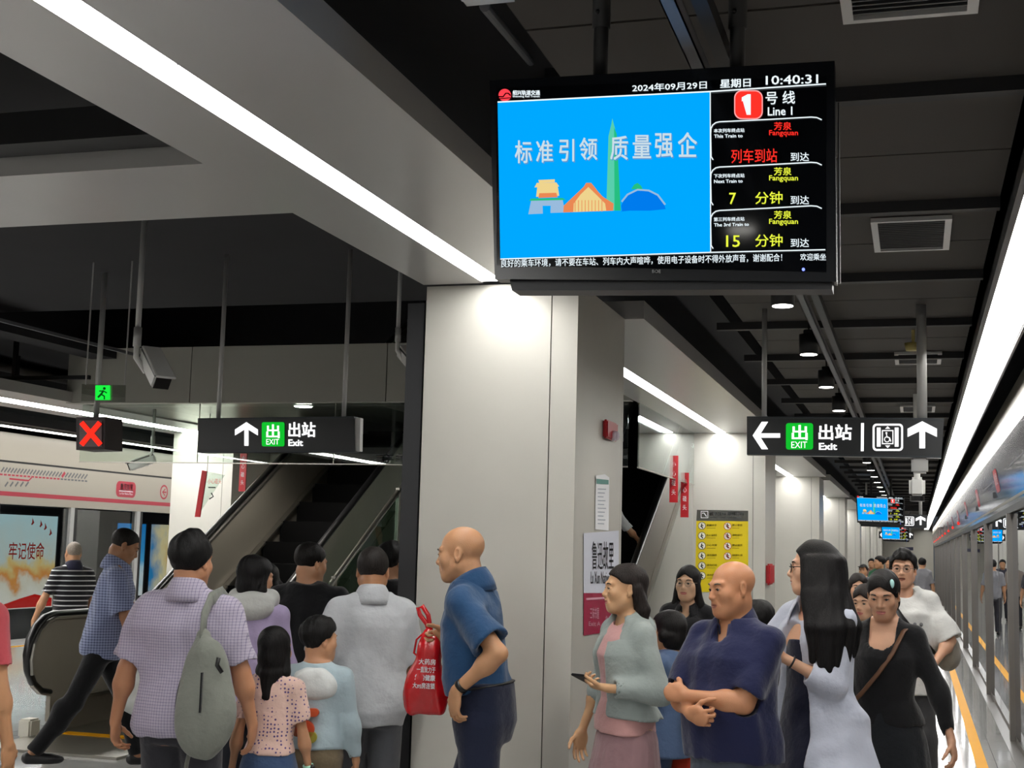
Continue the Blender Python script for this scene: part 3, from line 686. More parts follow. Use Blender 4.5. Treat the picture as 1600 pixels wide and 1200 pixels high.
# picture
def P_(n,c,pts,ff): return poly(n,c,tv,pts,ff)
g1=glow('picture mint',(.10,.62,.42),.84); g2=glow('picture green',(.02,.52,.22),.84); gy=glow('picture cream',(.86,.66,.27),.84); go=glow('picture orange',(.82,.25,.09),.84); gg=glow('picture grey',(.32,.50,.72),.84); gb=glow('picture azure',(.0,.20,.85),.84)
P_('tower',g1,[(535,712),(545,380),(558,325),(562,300),(566,325),(574,345),(580,712)],f2); P_('tower_shade',g2,[(572,712),(570,340),(582,370),(600,712)],f3)
P_('gate_base',gg,[(187,728),(200,665),(250,660),(252,725)],f2); P_('gate_base',gg,[(286,722),(288,660),(340,662),(352,720)],f2); P_('gate_base',gg,[(245,690),(290,690),(290,660),(245,660)],f2)
P_('gate_roof',gy,[(222,650),(325,645),(318,600),(228,600)],f3); P_('gate_roof',gy,[(215,608),(325,604),(312,586),(225,588)],f4); P_('gate_roof',gy,[(236,588),(305,585),(305,572),(232,575)],f4); P_('gate_band',g2,[(190,668),(355,664),(340,655),(200,658)],f4); P_('gate_door',go,[(232,655),(318,652),(312,632),(236,634)],f4)
P_('hall',go,[(343,720),(345,690),(395,650),(435,605),(445,588),(468,588),(478,605),(520,650),(568,680),(566,712)],f3); P_('hall_front',gy,[(388,718),(390,680),(420,640),(455,606),(490,640),(530,680),(535,712)],f4)
for k in range(9): stroke('hall_column',go,tv,[(396+15*k,716),(396+15*k,665)],3,TP(.012))
P_('dome',gb,[(605,712),(602,690),(620,650),(660,625),(710,622),(760,640),(795,685),(800,705),(730,712)],f3); stroke('dome_rim',gg,tv,[(604,672),(630,640),(675,618),(725,622),(765,642),(798,685)],8,f4); P_('dome_tree',g2,[(646,616),(660,595),(675,588),(690,600),(698,616)],f4); P_('dome_base',gb,[(600,716),(640,690),(640,712)],f4)
sh=glow('slogan shadow',(.10,.30,.62),.84); silver=glow('slogan silver',(.60,.74,.82),.84)
for ch,x0,x1,y0,y1 in (('标',127,203,500,398),('准',222,297,497,398),('引',325,392,492,392),('领',415,495,486,386),('质',553,632,485,378),('量',653,735,478,374),('强',752,833,474,366),('企',855,940,472,362)):
    fit_text('slogan',ch,sh,tv,(x0+4,y0+5,x1+4,y1+5),f4,.012); fit_text('slogan',ch,silver,tv,(x0,y0,x1,y1),TP(.013),.014)
# right column
poly('line_badge',glow('badge rim',(1,.35,.35),1),tv,rrect(1106,304,1234,174,34),f2); poly('line_badge',srd,tv,rrect(1111,299,1229,179,30),f3)
poly('line_number',sw,tv,[(1162,284),(1180,284),(1180,192),(1166,192),(1140,206),(1140,224),(1162,214)],f4); fit_text('line_text','号 线',sw,tv,(1246,238,1378,180),slantf(f2,-.03,1246),.01); fit_text('line_text','Line 1',sw,tv,(1256,288,1366,250),slantf(f2,-.03,1256),.015)
for k,(yt,zh,en,colr,main,mx0,mx1,my0,my1,big) in enumerate(((310,'本次列车终点站','This Train to',srd,'列车到站',1093,1298,500,438,1),(512,'下次列车终点站','Next Train to',sye,'分钟',1200,1322,683,628,'7'),(706,'第三列车终点站','The 3rd Train to',sye,'分钟',1200,1322,874,818,'15'))):
    arc=[(1012,yt+175),(1003,yt+160),(1001,yt+60)]+[(1001+40-40*math.cos(R(a)),yt+45-40*math.sin(R(a))) for a in (15,40,65,90)]+[(1250,yt-5),(1450,yt-16),(1475,yt-14),(1497,yt-4)]
    stroke('box_rule',sw,tv,arc,5,f2)
    fit_text('row_label',zh,sw,tv,(1015,yt+54,1152,yt+36),slantf(f2,-.02,1015),.02); fit_text('row_label',en,sw,tv,(1016,yt+77,1144 if k<2 else 1172,yt+62),slantf(f2,-.02,1016),.02)
    fit_text('terminus',('芳泉'),colr,tv,(1284,yt+42,1362,yt+6),f2,.01); fit_text('terminus','Fangquan',colr,tv,(1262,yt+72,1391,yt+42),f2,.012)
    fit_text('arrival_text',main,colr,tv,(mx0,my0,mx1,my1),slantf(f2,-.02,mx0),.006)
    if big!=1: fit_text('minutes',big,sye,tv,(1084 if big=='7' else 1070,my0,1114 if big=='7' else 1132,my1+4),f2,.008)
    fit_text('arrival_label','到达',sw,tv,(1358,my0-10 if big==1 else my0,1440,my0-48 if big==1 else my0-38),f2,.006)
fit_text('ticker','良好的乘车环境，请不要在车站、列车内大声喧哗，使用电子设备时不得外放声音，谢谢配合！',sw,tv,(66,966,1320,930),slantf(f2,-.022,66),.006); fit_text('ticker','欢迎乘坐',sw,tv,(1401,934,1516,903),f2,.006)
fit_text('maker_mark','BOE',mat('mark grey','#8d8f93',.4),tv,(740,990,778,975),f2)
poly('status_lamp',glow('lamp blue',(.15,.2,1),2.5),tv,circle(1415,974,7,12),f2)
for k in range(22): pass
for px in (938,1152):
    mb=MB(); a=PY(px,118,TY+.08)-loc
    mb.tube([(a.x,a.y,a.z-.05),(a.x,a.y,3.45-loc.z)],.021,14); c=PY(px,45,TY+.08)-loc; mb.tube([(a.x,c.y,c.z),(a.x,c.y,3.45-loc.z)],.026,14)
    mb.ball((a.x-.006,c.y-.027,c.z+.04),.007,8,6)
    mb.build('mount_pole',MT['black'],tv,True)
slab('side_plate',mat('plate black','#101217',.4),tv,[(1309,160),(1311,160),(1313,442),(1309,442)],TY+.09,TY+.11,loc)
tv2=copy_tree(tv); tv2.location=tv.location+Vector((-.03,24.8,-.10)); tag(tv2,'second, smaller information screen hanging farther along the platform')
tv3=copy_tree(tv); tv3.location=tv.location+Vector((-.05,46.3,-.22)); tag(tv3,'third and smallest information screen hanging far down the platform')
# ------------------------------------------------------------------ cameras
def cctv(label,c,aim,pole_top,scale=1.0,elbow=None,col=None):
    o=thing('surveillance_camera',label,'camera',c)
    d=(Vector(aim)-Vector(c)).normalized(); q=d.to_track_quat('Y','Z').to_matrix().to_4x4()
    L=.13*scale; w=.048*scale
    mb=MB().box(-w,w,-L,L,-w,w*.8); mb.bevel(.012*scale,2)
    for v in mb.bm.verts: v.co=q@v.co
    mb.build('body',MT['white'],o)
    mb=MB().box(-w*1.12,w*1.12,-L*1.02,L*1.22,w*.78,w*1.06); mb.bevel(.006*scale,1)
    for v in mb.bm.verts: v.co=q@v.co
    mb.build('sun_shield',MT['white'],o)
    mb=MB().box(-w*.86,w*.86,L*.98,L*1.04,-w*.82,w*.68); mb.box(-w*1.02,w*1.02,-L*.98,L*.95,w*.5,w*.79)
    for v in mb.bm.verts: v.co=q@v.co
    mb.build('front_glass',MT['rubber'],o)
    if elbow is not None:
        e=Vector(elbow)
        MB().tube([q@Vector((0,-L*.4,-w)),e*.5+Vector((0,0,-.05*scale)),e+Vector((0,0,-.01)),e+Vector((0,0,.08*scale))],.016*scale,12).build('arm',MT['white'],o,True)
        MB().tube([e+Vector((0,0,.06*scale)),(e.x,e.y,pole_top-c[2])],.015*scale,12).tube([e+Vector((0,0,.05*scale)),e+Vector((0,0,.15*scale))],.021*scale,12).build('pole',MT['pole'],o,True)
    return o
c=PY(243,575,7.0); cctv('white camera on a grey drop pole, left of the hanging exit sign',c,c+Vector((.62,-.45,-.62)),3.7,1.15,PY(213,556,7.0)-c)
c=PY(640,560,7.9); cctv('white camera on a drop pole half hidden behind the nearest column',c,c+Vector((.5,-.5,-.4)),3.7,.9,PY(621,545,7.9)-c)
c=PY(222,722,12.7); cctv('white camera pointing left, seen through the glass barrier',c,c+Vector((-.8,-.35,-.35)),3.0,1.1,PY(238,705,12.7)-c)
o=thing('hanging_camera_box','grey camera box on the pole just under the lift sign','camera',PY(1437,727,SY+.05))
MB().box(-.05,.05,-.04,.04,-.05,.045).bevel(.012).build('housing',MT['pole'],o)
MB().tube([(0,0,.04),(0,0,.09)],.03,12).build('bracket',MT['pole'],o)
o=thing('hanging_camera_box','white camera box on its own pole behind the lift sign','camera',PY(1433,762,13.5))
MB().box(-.075,.075,-.05,.05,-.09,.1).bevel(.03,3).build('housing',MT['white'],o); MB().tube([(0,0,.08),(0,0,1.05)],.03,12).build('pole',MT['white'],o); MB().tube([(0,0,-.13),(0,0,-.08)],.07,14).build('dome',MT['rubber'],o)
# ------------------------------------------------------------------ things on the near column
XS=-1.648
loc=PX(940,910,XS)
def fx(d,l): return lambda u,v: PX(u,v,XS+d)-l
o=thing('station_poster','white and crimson station name poster on the side of the nearest column','poster',loc)
poly('sheet',mat('poster white','#cfd3e0',.45),o,[(912,927),(967,927),(967,829),(912,833)],fx(.002,loc)); poly('lower_panel',mat('poster crimson','#a01f45',.35),o,[(912,993),(966,985),(967,926.5),(912,926.5)],fx(.002,loc))
f=fx(.004,loc); ink=mat('poster ink','#1a1c26',.5); pale=mat('poster pink','#d9a3b4',.5)
fit_text('station_name','鲁迅故里',ink,o,(925,890,959,846),f,.005); fit_text('station_name','Lu Xun Native Place',ink,o,(923,912,964,893),f,.004)
stroke('exit_rows',pale,o,[(916,936),(950,934)],3,f); fit_text('exit_rows','三味书屋',pale,o,(922,967,936,949),f); fit_text('exit_rows','Exit A',pale,o,(920,978,938,971),f); fit_text('exit_rows','鲁迅故居',pale,o,(946,975,964,962),f)
loc=PX(941,785,XS)
o=thing('paper_notice','tall white paper notice taped above the station poster','notice',loc)
poly('sheet',MT['paper'],o,[(930,827),(951,829),(952,746),(945,741),(931,743)],fx(.002,loc)); f=fx(.004,loc)
teal=mat('notice teal','#5d8f88',.6); ng=mat('notice grey','#9aa3b0',.6)
poly('heading',teal,o,[(932,756),(951,757),(951,750),(932,748)],f)
for k in range(10): stroke('text_line',ng,o,[(934,764+6*k),(947-(k*7)%5,764.5+6*k)],1.4,f)
loc=PX(951,672,XS+.03)
o=thing('fire_alarm','red fire alarm box with a clear strobe on the nearest column','alarm',loc)
a=PX(942,655,XS)-loc; b=PX(958,690,XS)-loc
MB().box(-.03,-.002,a.y,b.y,b.z,a.z).bevel(.008).build('housing',MT['red'],o)
MB().tube([(-.006,b.y*.5,b.z*.5),(.018,b.y*.5,b.z*.5)],[.030,.026],14).ball((.018,b.y*.5,b.z*.5),(.016,.026,.026),12,8).build('strobe',mat('strobe plastic','#cfc3cf',.1),o,True)
# yellow safety notice
YN=15.6-.004; loc=PY(1128,850,YN); f=plane(YN,loc); f2=plane(YN-.004,loc); f3=plane(YN-.008,loc)
o=thing('safety_notice','tall yellow escalator safety notice with dark heading on the second column','notice',loc)
slab('board',mat('notice yellow','#e0c800',.4),o,[(1088,814),(1169,814),(1169,925),(1086,925)],YN,YN+.003,loc); slab('heading',mat('notice dark','#45453f',.4),o,[(1089,796.5),(1169,798),(1169,814.5),(1088,813.5)],YN-.002,YN+.003,loc)
ndk=mat('notice ink','#4d4600',.6); 
ring_mesh('heading_icon',MT['paper'],o,[(1095,809.5),(1106.5,809.5),(1106.5,798.5),(1095,798.5)],[(1096,808.5),(1105.5,808.5),(1105.5,799.5),(1096,799.5)],f2); stroke('heading_icon',MT['paper'],o,[(1097,802),(1100,801.5),(1104,807)],1.5,f2)
fit_text('heading_text','自动扶梯 乘梯须知',MT['paper'],o,(1109,805.5,1162,800),f2,.012); fit_text('heading_text','Safety Tips on Taking Escalators',MT['paper'],o,(1109.5,810.5,1158,807),f2,.008)
wt=mat('icon white','#e9e6da',.5); rd=mat('icon red','#c0392b',.5); bk=MT['black']
rows=['紧握扶手','老人儿童陪同','小心夹脚','请勿拥挤','请勿打闹','请勿依靠']; rows2=['禁止攀爬','请勿逆行','禁止运货','请勿推车上梯','请勿蹲坐','请勿倚靠']
for k in range(6):
    yy=821.5+15.6*k
    for s_,cx in ((0,1096.7),(1,1136.8)):
        poly('icon',bk if s_==0 else rd,o,circle(cx,yy+s_*.7,6.1,18),f2); poly('icon',wt,o,circle(cx,yy+s_*.7,5.3,18),f3)
        poly('icon_figure',bk,o,circle(cx-.3,yy-2.5,1.1,8),plane(YN-.01,loc)); stroke('icon_figure',bk,o,[(cx,yy-1.5),(cx-.8,yy+1.2),(cx+1.6,yy+4)],1.8,plane(YN-.01,loc)); stroke('icon_figure',bk,o,[(cx-2.4,yy+.8),(cx+2.2,yy-.3)],1.2,plane(YN-.01,loc))
        if s_: stroke('icon_bar',rd,o,[(cx-3.8,yy-3),(cx+3.8,yy+4.4)],.9,plane(YN-.012,loc))
        fit_text('row_text',(rows,rows2)[s_][k],ndk,o,(1104 if s_==0 else 1144,yy+.8,1120 if s_==0 else 1160,yy-2.6),f2,.01)
        stroke('row_rule',ndk,o,[(1104 if s_==0 else 1144,yy+3.6),(1118 if s_==0 else 1155,yy+3.7)],.5,f2)
# red extinguisher handle on the far column
o=tag(MB().box(-.0,.05,-.25,.25,-.12,.12).bevel(.02).build('extinguisher_box',MT['red']),'small upright red box on the side of the second column','fire box'); o.location=PX(1200,897,-1.648)
# ------------------------------------------------------------------ figures: distance fields turned into one smooth skin
def A3(*p): return np.array(p,dtype=np.float64)
def unit(v): v=np.asarray(v,float); return v/(np.linalg.norm(v)+1e-12)
def rotm(ax,a):
    c,s=math.cos(a),math.sin(a)
    return np.array({'x':[[1,0,0],[0,c,-s],[0,s,c]],'y':[[c,0,s],[0,1,0],[-s,0,c]],'z':[[c,-s,0],[s,c,0],[0,0,1]]}[ax])
class Field:
    def __init__(s,xs,ys,zs):
        s.xs,s.ys,s.zs=[np.asarray(a,np.float32) for a in (xs,ys,zs)]
        s.v=np.full((len(xs),len(ys),len(zs)),1.0,np.float32)
    def win(s,lo,hi,pad):
        sl=[];co=[]
        for a,l,h in ((s.xs,lo[0],hi[0]),(s.ys,lo[1],hi[1]),(s.zs,lo[2],hi[2])):
            i=max(0,int(np.searchsorted(a,l-pad))-1); j=min(len(a),int(np.searchsorted(a,h+pad))+1)
            if j-i<1: return None
            sl.append(slice(i,j)); co.append(a[i:j])
        return tuple(sl),(co[0][:,None,None],co[1][None,:,None],co[2][None,None,:])
    def add(s,prim,k=.015,mode='u'):
        fn,lo,hi=prim; w=s.win(lo,hi,k+.03)
        if w is None: return s
        sl,(X,Y,Z)=w; d=fn(X,Y,Z).astype(np.float32); v=s.v[sl]
        if mode=='u':
            if k>0: h=np.maximum(k-np.abs(v-d),0)/k; s.v[sl]=np.minimum(v,d)-h*h*k*.25
            else: s.v[sl]=np.minimum(v,d)
        elif mode=='s':
            d=-d
            if k>0: h=np.maximum(k-np.abs(v-d),0)/k; s.v[sl]=np.maximum(v,d)+h*h*k*.25
            else: s.v[sl]=np.maximum(v,d)
        return s
    def everywhere(s,fn): s.v=fn(s.v,s.xs[:,None,None],s.ys[None,:,None],s.zs[None,None,:]).astype(np.float32); return s
    def mesh(s):
        v=s.v; ins=v<0; nx,ny,nz=v.shape
        cnt=np.zeros((nx-1,ny-1,nz-1),np.int8)
        for i in (0,1):
            for j in (0,1):
                for k in (0,1): cnt+=ins[i:nx-1+i,j:ny-1+j,k:nz-1+k]
        act=(cnt>0)&(cnt<8); I,J,K=np.nonzero(act); n=len(I)
        if n==0: return np.zeros((0,3)),np.zeros((0,4),int)
        idx=np.full(act.shape,-1,np.int64); idx[I,J,K]=np.arange(n)
        acc=np.zeros((n,3)); num=np.zeros(n)
        P=lambda i,j,k: np.stack([s.xs[i],s.ys[j],s.zs[k]],1)
        cor=[(0,0,0),(1,0,0),(0,1,0),(1,1,0),(0,0,1),(1,0,1),(0,1,1),(1,1,1)]
        for a in range(8):
            for b in range(a+1,8):
                df=[abs(cor[a][q]-cor[b][q]) for q in range(3)]
                if sum(df)!=1: continue
                ia=(I+cor[a][0],J+cor[a][1],K+cor[a][2]); ib=(I+cor[b][0],J+cor[b][1],K+cor[b][2])
                va=v[ia].astype(float); vb=v[ib].astype(float); m=(va<0)!=(vb<0)
                if not m.any(): continue
                t=np.zeros(n); t[m]=va[m]/(va[m]-vb[m])
                p=P(*ia)+(P(*ib)-P(*ia))*t[:,None]
                acc[m]+=p[m]; num[m]+=1
        V=acc/np.maximum(num,1)[:,None]; Fc=[]
        for ax in range(3):
            sl0=[slice(None)]*3; sl1=[slice(None)]*3; sl0[ax]=slice(0,-1); sl1[ax]=slice(1,None)
            a=ins[tuple(sl0)]; b=ins[tuple(sl1)]; ch=a!=b
            o=[q for q in range(3) if q!=ax]
            lim=[slice(None)]*3; lim[o[0]]=slice(1,-1); lim[o[1]]=slice(1,-1)
            E=np.stack(np.nonzero(ch[tuple(lim)]),1)
            if len(E)==0: continue
            for q in o: E[:,q]+=1
            fl=a[E[:,0],E[:,1],E[:,2]]
            def cell(d0,d1):
                c=E.copy(); c[:,o[0]]+=d0; c[:,o[1]]+=d1; return idx[c[:,0],c[:,1],c[:,2]]
            q=np.stack([cell(-1,-1),cell(0,-1),cell(0,0),cell(-1,0)],1)
            flip=fl if ax!=1 else ~fl
            q[~flip]=q[~flip][:,::-1]; Fc.append(q)
        Fq=np.concatenate(Fc); return V,Fq[(Fq>=0).all(1)]
def to_mesh(name,V,Fq,mats,parent,relax=1,pick=None):
    if relax and len(V):
        nb=np.zeros_like(V); c=np.zeros(len(V))
        e=np.concatenate([Fq[:,[0,1]],Fq[:,[1,2]],Fq[:,[2,3]],Fq[:,[3,0]]])
        for _ in range(relax):
            nb[:]=0; c[:]=0
            np.add.at(nb,e[:,0],V[e[:,1]]); np.add.at(nb,e[:,1],V[e[:,0]]); np.add.at(c,e[:,0],1); np.add.at(c,e[:,1],1)
            V=V*.5+.5*nb/np.maximum(c,1)[:,None]
    me=bpy.data.meshes.new(name); me.vertices.add(len(V)); me.vertices.foreach_set('co',V.astype(np.float32).ravel())
    n=len(Fq); me.loops.add(n*4); me.loops.foreach_set('vertex_index',Fq.astype(np.int32).ravel()); me.polygons.add(n)
    me.polygons.foreach_set('loop_start',np.arange(0,n*4,4,dtype=np.int32)); me.polygons.foreach_set('loop_total',np.full(n,4,np.int32))
    for m in mats: me.materials.append(m)
    if pick is not None and n: me.polygons.foreach_set('material_index',pick(V[Fq].mean(1)).astype(np.int32))
    me.update(); me.validate(); me.shade_smooth(); return link(name,me,parent)
# primitives
def RC(a,b,ra,rb=None,flat=False):
    a=A3(*a); b=A3(*b); rb=ra if rb is None else rb; d=b-a; L2=float(d@d)+1e-9; L=math.sqrt(L2); r=max(ra,rb)
    def fn(X,Y,Z):
        px,py,pz=X-a[0],Y-a[1],Z-a[2]; h=(px*d[0]+py*d[1]+pz*d[2])/L2; t=np.clip(h,0,1)
        q=np.sqrt((px-t*d[0])**2+(py-t*d[1])**2+(pz-t*d[2])**2)-(ra+(rb-ra)*t)
        if flat: q=np.maximum(q,(h-1)*L)
        return q
    return fn,np.minimum(a,b)-r,np.maximum(a,b)+r
def EL(c,r,Rm=None,T=None):
    """ellipsoid; Rm rotates it about its centre, T=(R,t) places it in a frame"""
    c=A3(*c); r=A3(*r); Rm=np.eye(3) if Rm is None else Rm
    if T is not None: c=T[0]@c+T[1]; Rm=T[0]@Rm
    e=np.abs(Rm)@r; rm=r.min()
    def fn(X,Y,Z):
        px,py,pz=X-c[0],Y-c[1],Z-c[2]; q=[(px*Rm[0,i]+py*Rm[1,i]+pz*Rm[2,i]) for i in range(3)]
        k0=np.sqrt(sum((q[i]/r[i])**2 for i in range(3))); k1=np.sqrt(sum((q[i]/r[i]**2)**2 for i in range(3)))
        return k0*(k0-1)/(k1+1e-6)
    return fn,c-e,c+e
def TR(T,p): return T[0]@A3(*p)+T[1]
def RCT(T,a,b,ra,rb=None,flat=False): return RC(TR(T,a),TR(T,b),ra,rb,flat)
def LOFT(st,T=None,ex=2.3,pleat=None,cap=True):
    """stations (z,cx,cy,rx,ry) from low to high"""
    st=np.array(st,float); R0,t0=(np.eye(3),np.zeros(3)) if T is None else T
    lo=np.array([(st[:,1]-st[:,3]).min(),(st[:,2]-st[:,4]).min(),st[0,0]]); hi=np.array([(st[:,1]+st[:,3]).max(),(st[:,2]+st[:,4]).max(),st[-1,0]])
    cs=np.array([[R0@np.array([x,y,z])+t0 for x in (lo[0],hi[0])] for y in (lo[1],hi[1]) for z in (lo[2],hi[2])]).reshape(-1,3)
    def fn(X,Y,Z):
        px,py,pz=X-t0[0],Y-t0[1],Z-t0[2]
        x=px*R0[0,0]+py*R0[1,0]+pz*R0[2,0]; y=px*R0[0,1]+py*R0[1,1]+pz*R0[2,1]; z=px*R0[0,2]+py*R0[1,2]+pz*R0[2,2]
        z=np.broadcast_to(z,np.broadcast_shapes(x.shape,y.shape,z.shape)); zz=z.ravel()
        cx,cy,rx,ry=[np.interp(zz,st[:,0],st[:,i]).reshape(z.shape) for i in (1,2,3,4)]
        u,w=(x-cx),(y-cy)
        if pleat is not None:
            an=np.arctan2(w,u); m=1+pleat[1]*np.clip((st[-1,0]-z)/(st[-1,0]-st[0,0]),0,1)*np.sin(an*pleat[0]+3*np.sin(an*3)); rx=rx*m; ry=ry*m
        d=((np.abs(u/rx)**ex+np.abs(w/ry)**ex)**(1/ex)-1)*np.minimum(rx,ry)
        return np.maximum(d,np.maximum(z-st[-1,0],st[0,0]-z)) if cap else d
    return fn,cs.min(0),cs.max(0)
def folds(amp,sc=1.0,seed=0,dirn=(0,0,1)):
    r=np.random.RandomState(seed); w=[(r.normal(size=3)*A3(20,20,11)*sc,r.rand()*6,r.normal(size=3)*9*sc,r.rand()*6) for _ in range(4)]
    def fn(v,X,Y,Z):
        d=0
        for a,p,b,q in w: d=d+np.sin(X*a[0]+Y*a[1]+Z*a[2]+p+1.6*np.sin(X*b[0]+Y*b[1]+Z*b[2]+q))
        return v+amp*.4*d
    return fn
def axis(lo,hi,step,fine):
    out=[lo]
    while out[-1]<hi:
        x=out[-1]; s=step
        for a,b,f in fine:
            if a-1e-6<=x<b: s=min(s,f)
            elif x<a<x+s: s=min(s,max(a-x,f))
        out.append(x+s)
    return np.array(out)
def ik(S,T,l1,l2,hint):
    S=A3(*S); T=A3(*T); d=T-S; L=min(np.linalg.norm(d),(l1+l2)*.995); u=unit(d); T=S+u*L
    a=(l1*l1-l2*l2+L*L)/(2*L); h=math.sqrt(max(l1*l1-a*a,1e-8)); hn=A3(*hint); hn=unit(hn-u*(hn@u))
    return S+u*a+hn*h,T

# ------------------------------------------------------------------ cloth, skin and hair materials
def nd(nt,t,**kw):
    n=nt.nodes.new(t)
    for k,v in kw.items(): setattr(n,k,v)
    return n
def skin_mat(col):
    n='skin '+col
    if n in bpy.data.materials: return bpy.data.materials[n]
    m=mat(n,col,.46,0,.4,.10,18,.08,220); b=m.node_tree.nodes['Principled BSDF']
    b.inputs['Subsurface Weight'].default_value=.12; b.inputs['Subsurface Radius'].default_value=(.012,.005,.003); b.inputs['Subsurface Scale'].default_value=1.0
    return m
def hair_mat(col):
    n='hair '+col
    if n in bpy.data.materials: return bpy.data.materials[n]
    m=bpy.data.materials.new(n); m.use_nodes=True; nt=m.node_tree; b=nt.nodes['Principled BSDF']
    tc=nd(nt,'ShaderNodeTexCoord'); mp=nd(nt,'ShaderNodeMapping'); mp.inputs['Scale'].default_value=(1,1,.06); no=nd(nt,'ShaderNodeTexNoise'); no.inputs['Scale'].default_value=240; no.inputs['Detail'].default_value=2
    nt.links.new(tc.outputs['Object'],mp.inputs[0]); nt.links.new(mp.outputs[0],no.inputs['Vector'])
    c=lin(col); cr=nd(nt,'ShaderNodeValToRGB'); cr.color_ramp.elements[0].position=.3; cr.color_ramp.elements[1].position=.75
    cr.color_ramp.elements[0].color=(*[x*.55 for x in c],1); cr.color_ramp.elements[1].color=(*[min(1,x*1.6+.004) for x in c],1)
    nt.links.new(no.outputs['Fac'],cr.inputs[0]); nt.links.new(cr.outputs[0],b.inputs['Base Color']); b.inputs['Roughness'].default_value=.55; b.inputs['Specular IOR Level'].default_value=.2
    bp=nd(nt,'ShaderNodeBump'); bp.inputs['Strength'].default_value=.55; bp.inputs['Distance'].default_value=.004; nt.links.new(no.outputs['Fac'],bp.inputs['Height']); nt.links.new(bp.outputs[0],b.inputs['Normal'])
    return m
def cloth(name,col,rough=.85,kind=None,col2=None,sx=60,sz=60,wx=.25,wz=.25,bump=.25,sheen=.2,ax='X'):
    m=bpy.data.materials.new(name); m.use_nodes=True; nt=m.node_tree; b=nt.nodes['Principled BSDF']; c=lin(col); L=nt.links.new
    b.inputs['Roughness'].default_value=rough; b.inputs['Sheen Weight'].default_value=sheen; b.inputs['Specular IOR Level'].default_value=.25
    tc=nd(nt,'ShaderNodeTexCoord'); no=nd(nt,'ShaderNodeTexNoise'); no.inputs['Scale'].default_value=9; no.inputs['Detail'].default_value=4; L(tc.outputs['Object'],no.inputs['Vector'])
    mx=nd(nt,'ShaderNodeMix',data_type='RGBA'); mx.inputs['A'].default_value=(*[x*.93 for x in c],1); mx.inputs['B'].default_value=(*[min(1,x*1.06) for x in c],1); L(no.outputs['Fac'],mx.inputs['Factor'])
    out=mx.outputs['Result']
    if kind in ('check','stripe','dots'):
        d=lin(col2); pm=nd(nt,'ShaderNodeMix',data_type='RGBA'); L(out,pm.inputs['A']); pm.inputs['B'].default_value=(*d,1)
        if kind=='dots':
            vo=nd(nt,'ShaderNodeTexVoronoi'); vo.inputs['Scale'].default_value=sx; vo.inputs['Randomness'].default_value=.35; L(tc.outputs['Object'],vo.inputs['Vector'])
            lt=nd(nt,'ShaderNodeMath',operation='LESS_THAN'); lt.inputs[1].default_value=wx; L(vo.outputs['Distance'],lt.inputs[0]); L(lt.outputs[0],pm.inputs['Factor'])
        else:
            sp=nd(nt,'ShaderNodeSeparateXYZ'); L(tc.outputs['Object'],sp.inputs[0]); fs=[]
            for ax,f,w in ((ax,sx,wx),('Z',sz,wz)):
                if kind=='stripe' and ax!='Z': continue
                mu=nd(nt,'ShaderNodeMath',operation='MULTIPLY'); mu.inputs[1].default_value=f; L(sp.outputs[ax],mu.inputs[0])
                fr=nd(nt,'ShaderNodeMath',operation='FRACT'); L(mu.outputs[0],fr.inputs[0]); lt=nd(nt,'ShaderNodeMath',operation='LESS_THAN'); lt.inputs[1].default_value=w; L(fr.outputs[0],lt.inputs[0]); fs.append(lt.outputs[0])
            if len(fs)==2:
                ad=nd(nt,'ShaderNodeMath',operation='ADD'); L(fs[0],ad.inputs[0]); L(fs[1],ad.inputs[1]); hf=nd(nt,'ShaderNodeMath',operation='MULTIPLY'); hf.inputs[1].default_value=.5; L(ad.outputs[0],hf.inputs[0]); L(hf.outputs[0],pm.inputs['Factor'])
            else: L(fs[0],pm.inputs['Factor'])
        out=pm.outputs['Result']
    L(out,b.inputs['Base Color'])
    n2=nd(nt,'ShaderNodeTexNoise'); n2.inputs['Scale'].default_value=22; n2.inputs['Detail'].default_value=6; L(tc.outputs['Object'],n2.inputs['Vector'])
    bp=nd(nt,'ShaderNodeBump'); bp.inputs['Strength'].default_value=bump; bp.inputs['Distance'].default_value=.03; L(n2.outputs['Fac'],bp.inputs['Height']); L(bp.outputs[0],b.inputs['Normal'])
    return m
MT['eye']=mat('eye white','#d8d2ca',.2); MT['iris']=mat('iris','#1a100b',.15); MT['lash']=mat('brow dark','#1a1412',.7); MT['browgrey']=mat('brow grey','#5a534d',.7)
LIPS={}

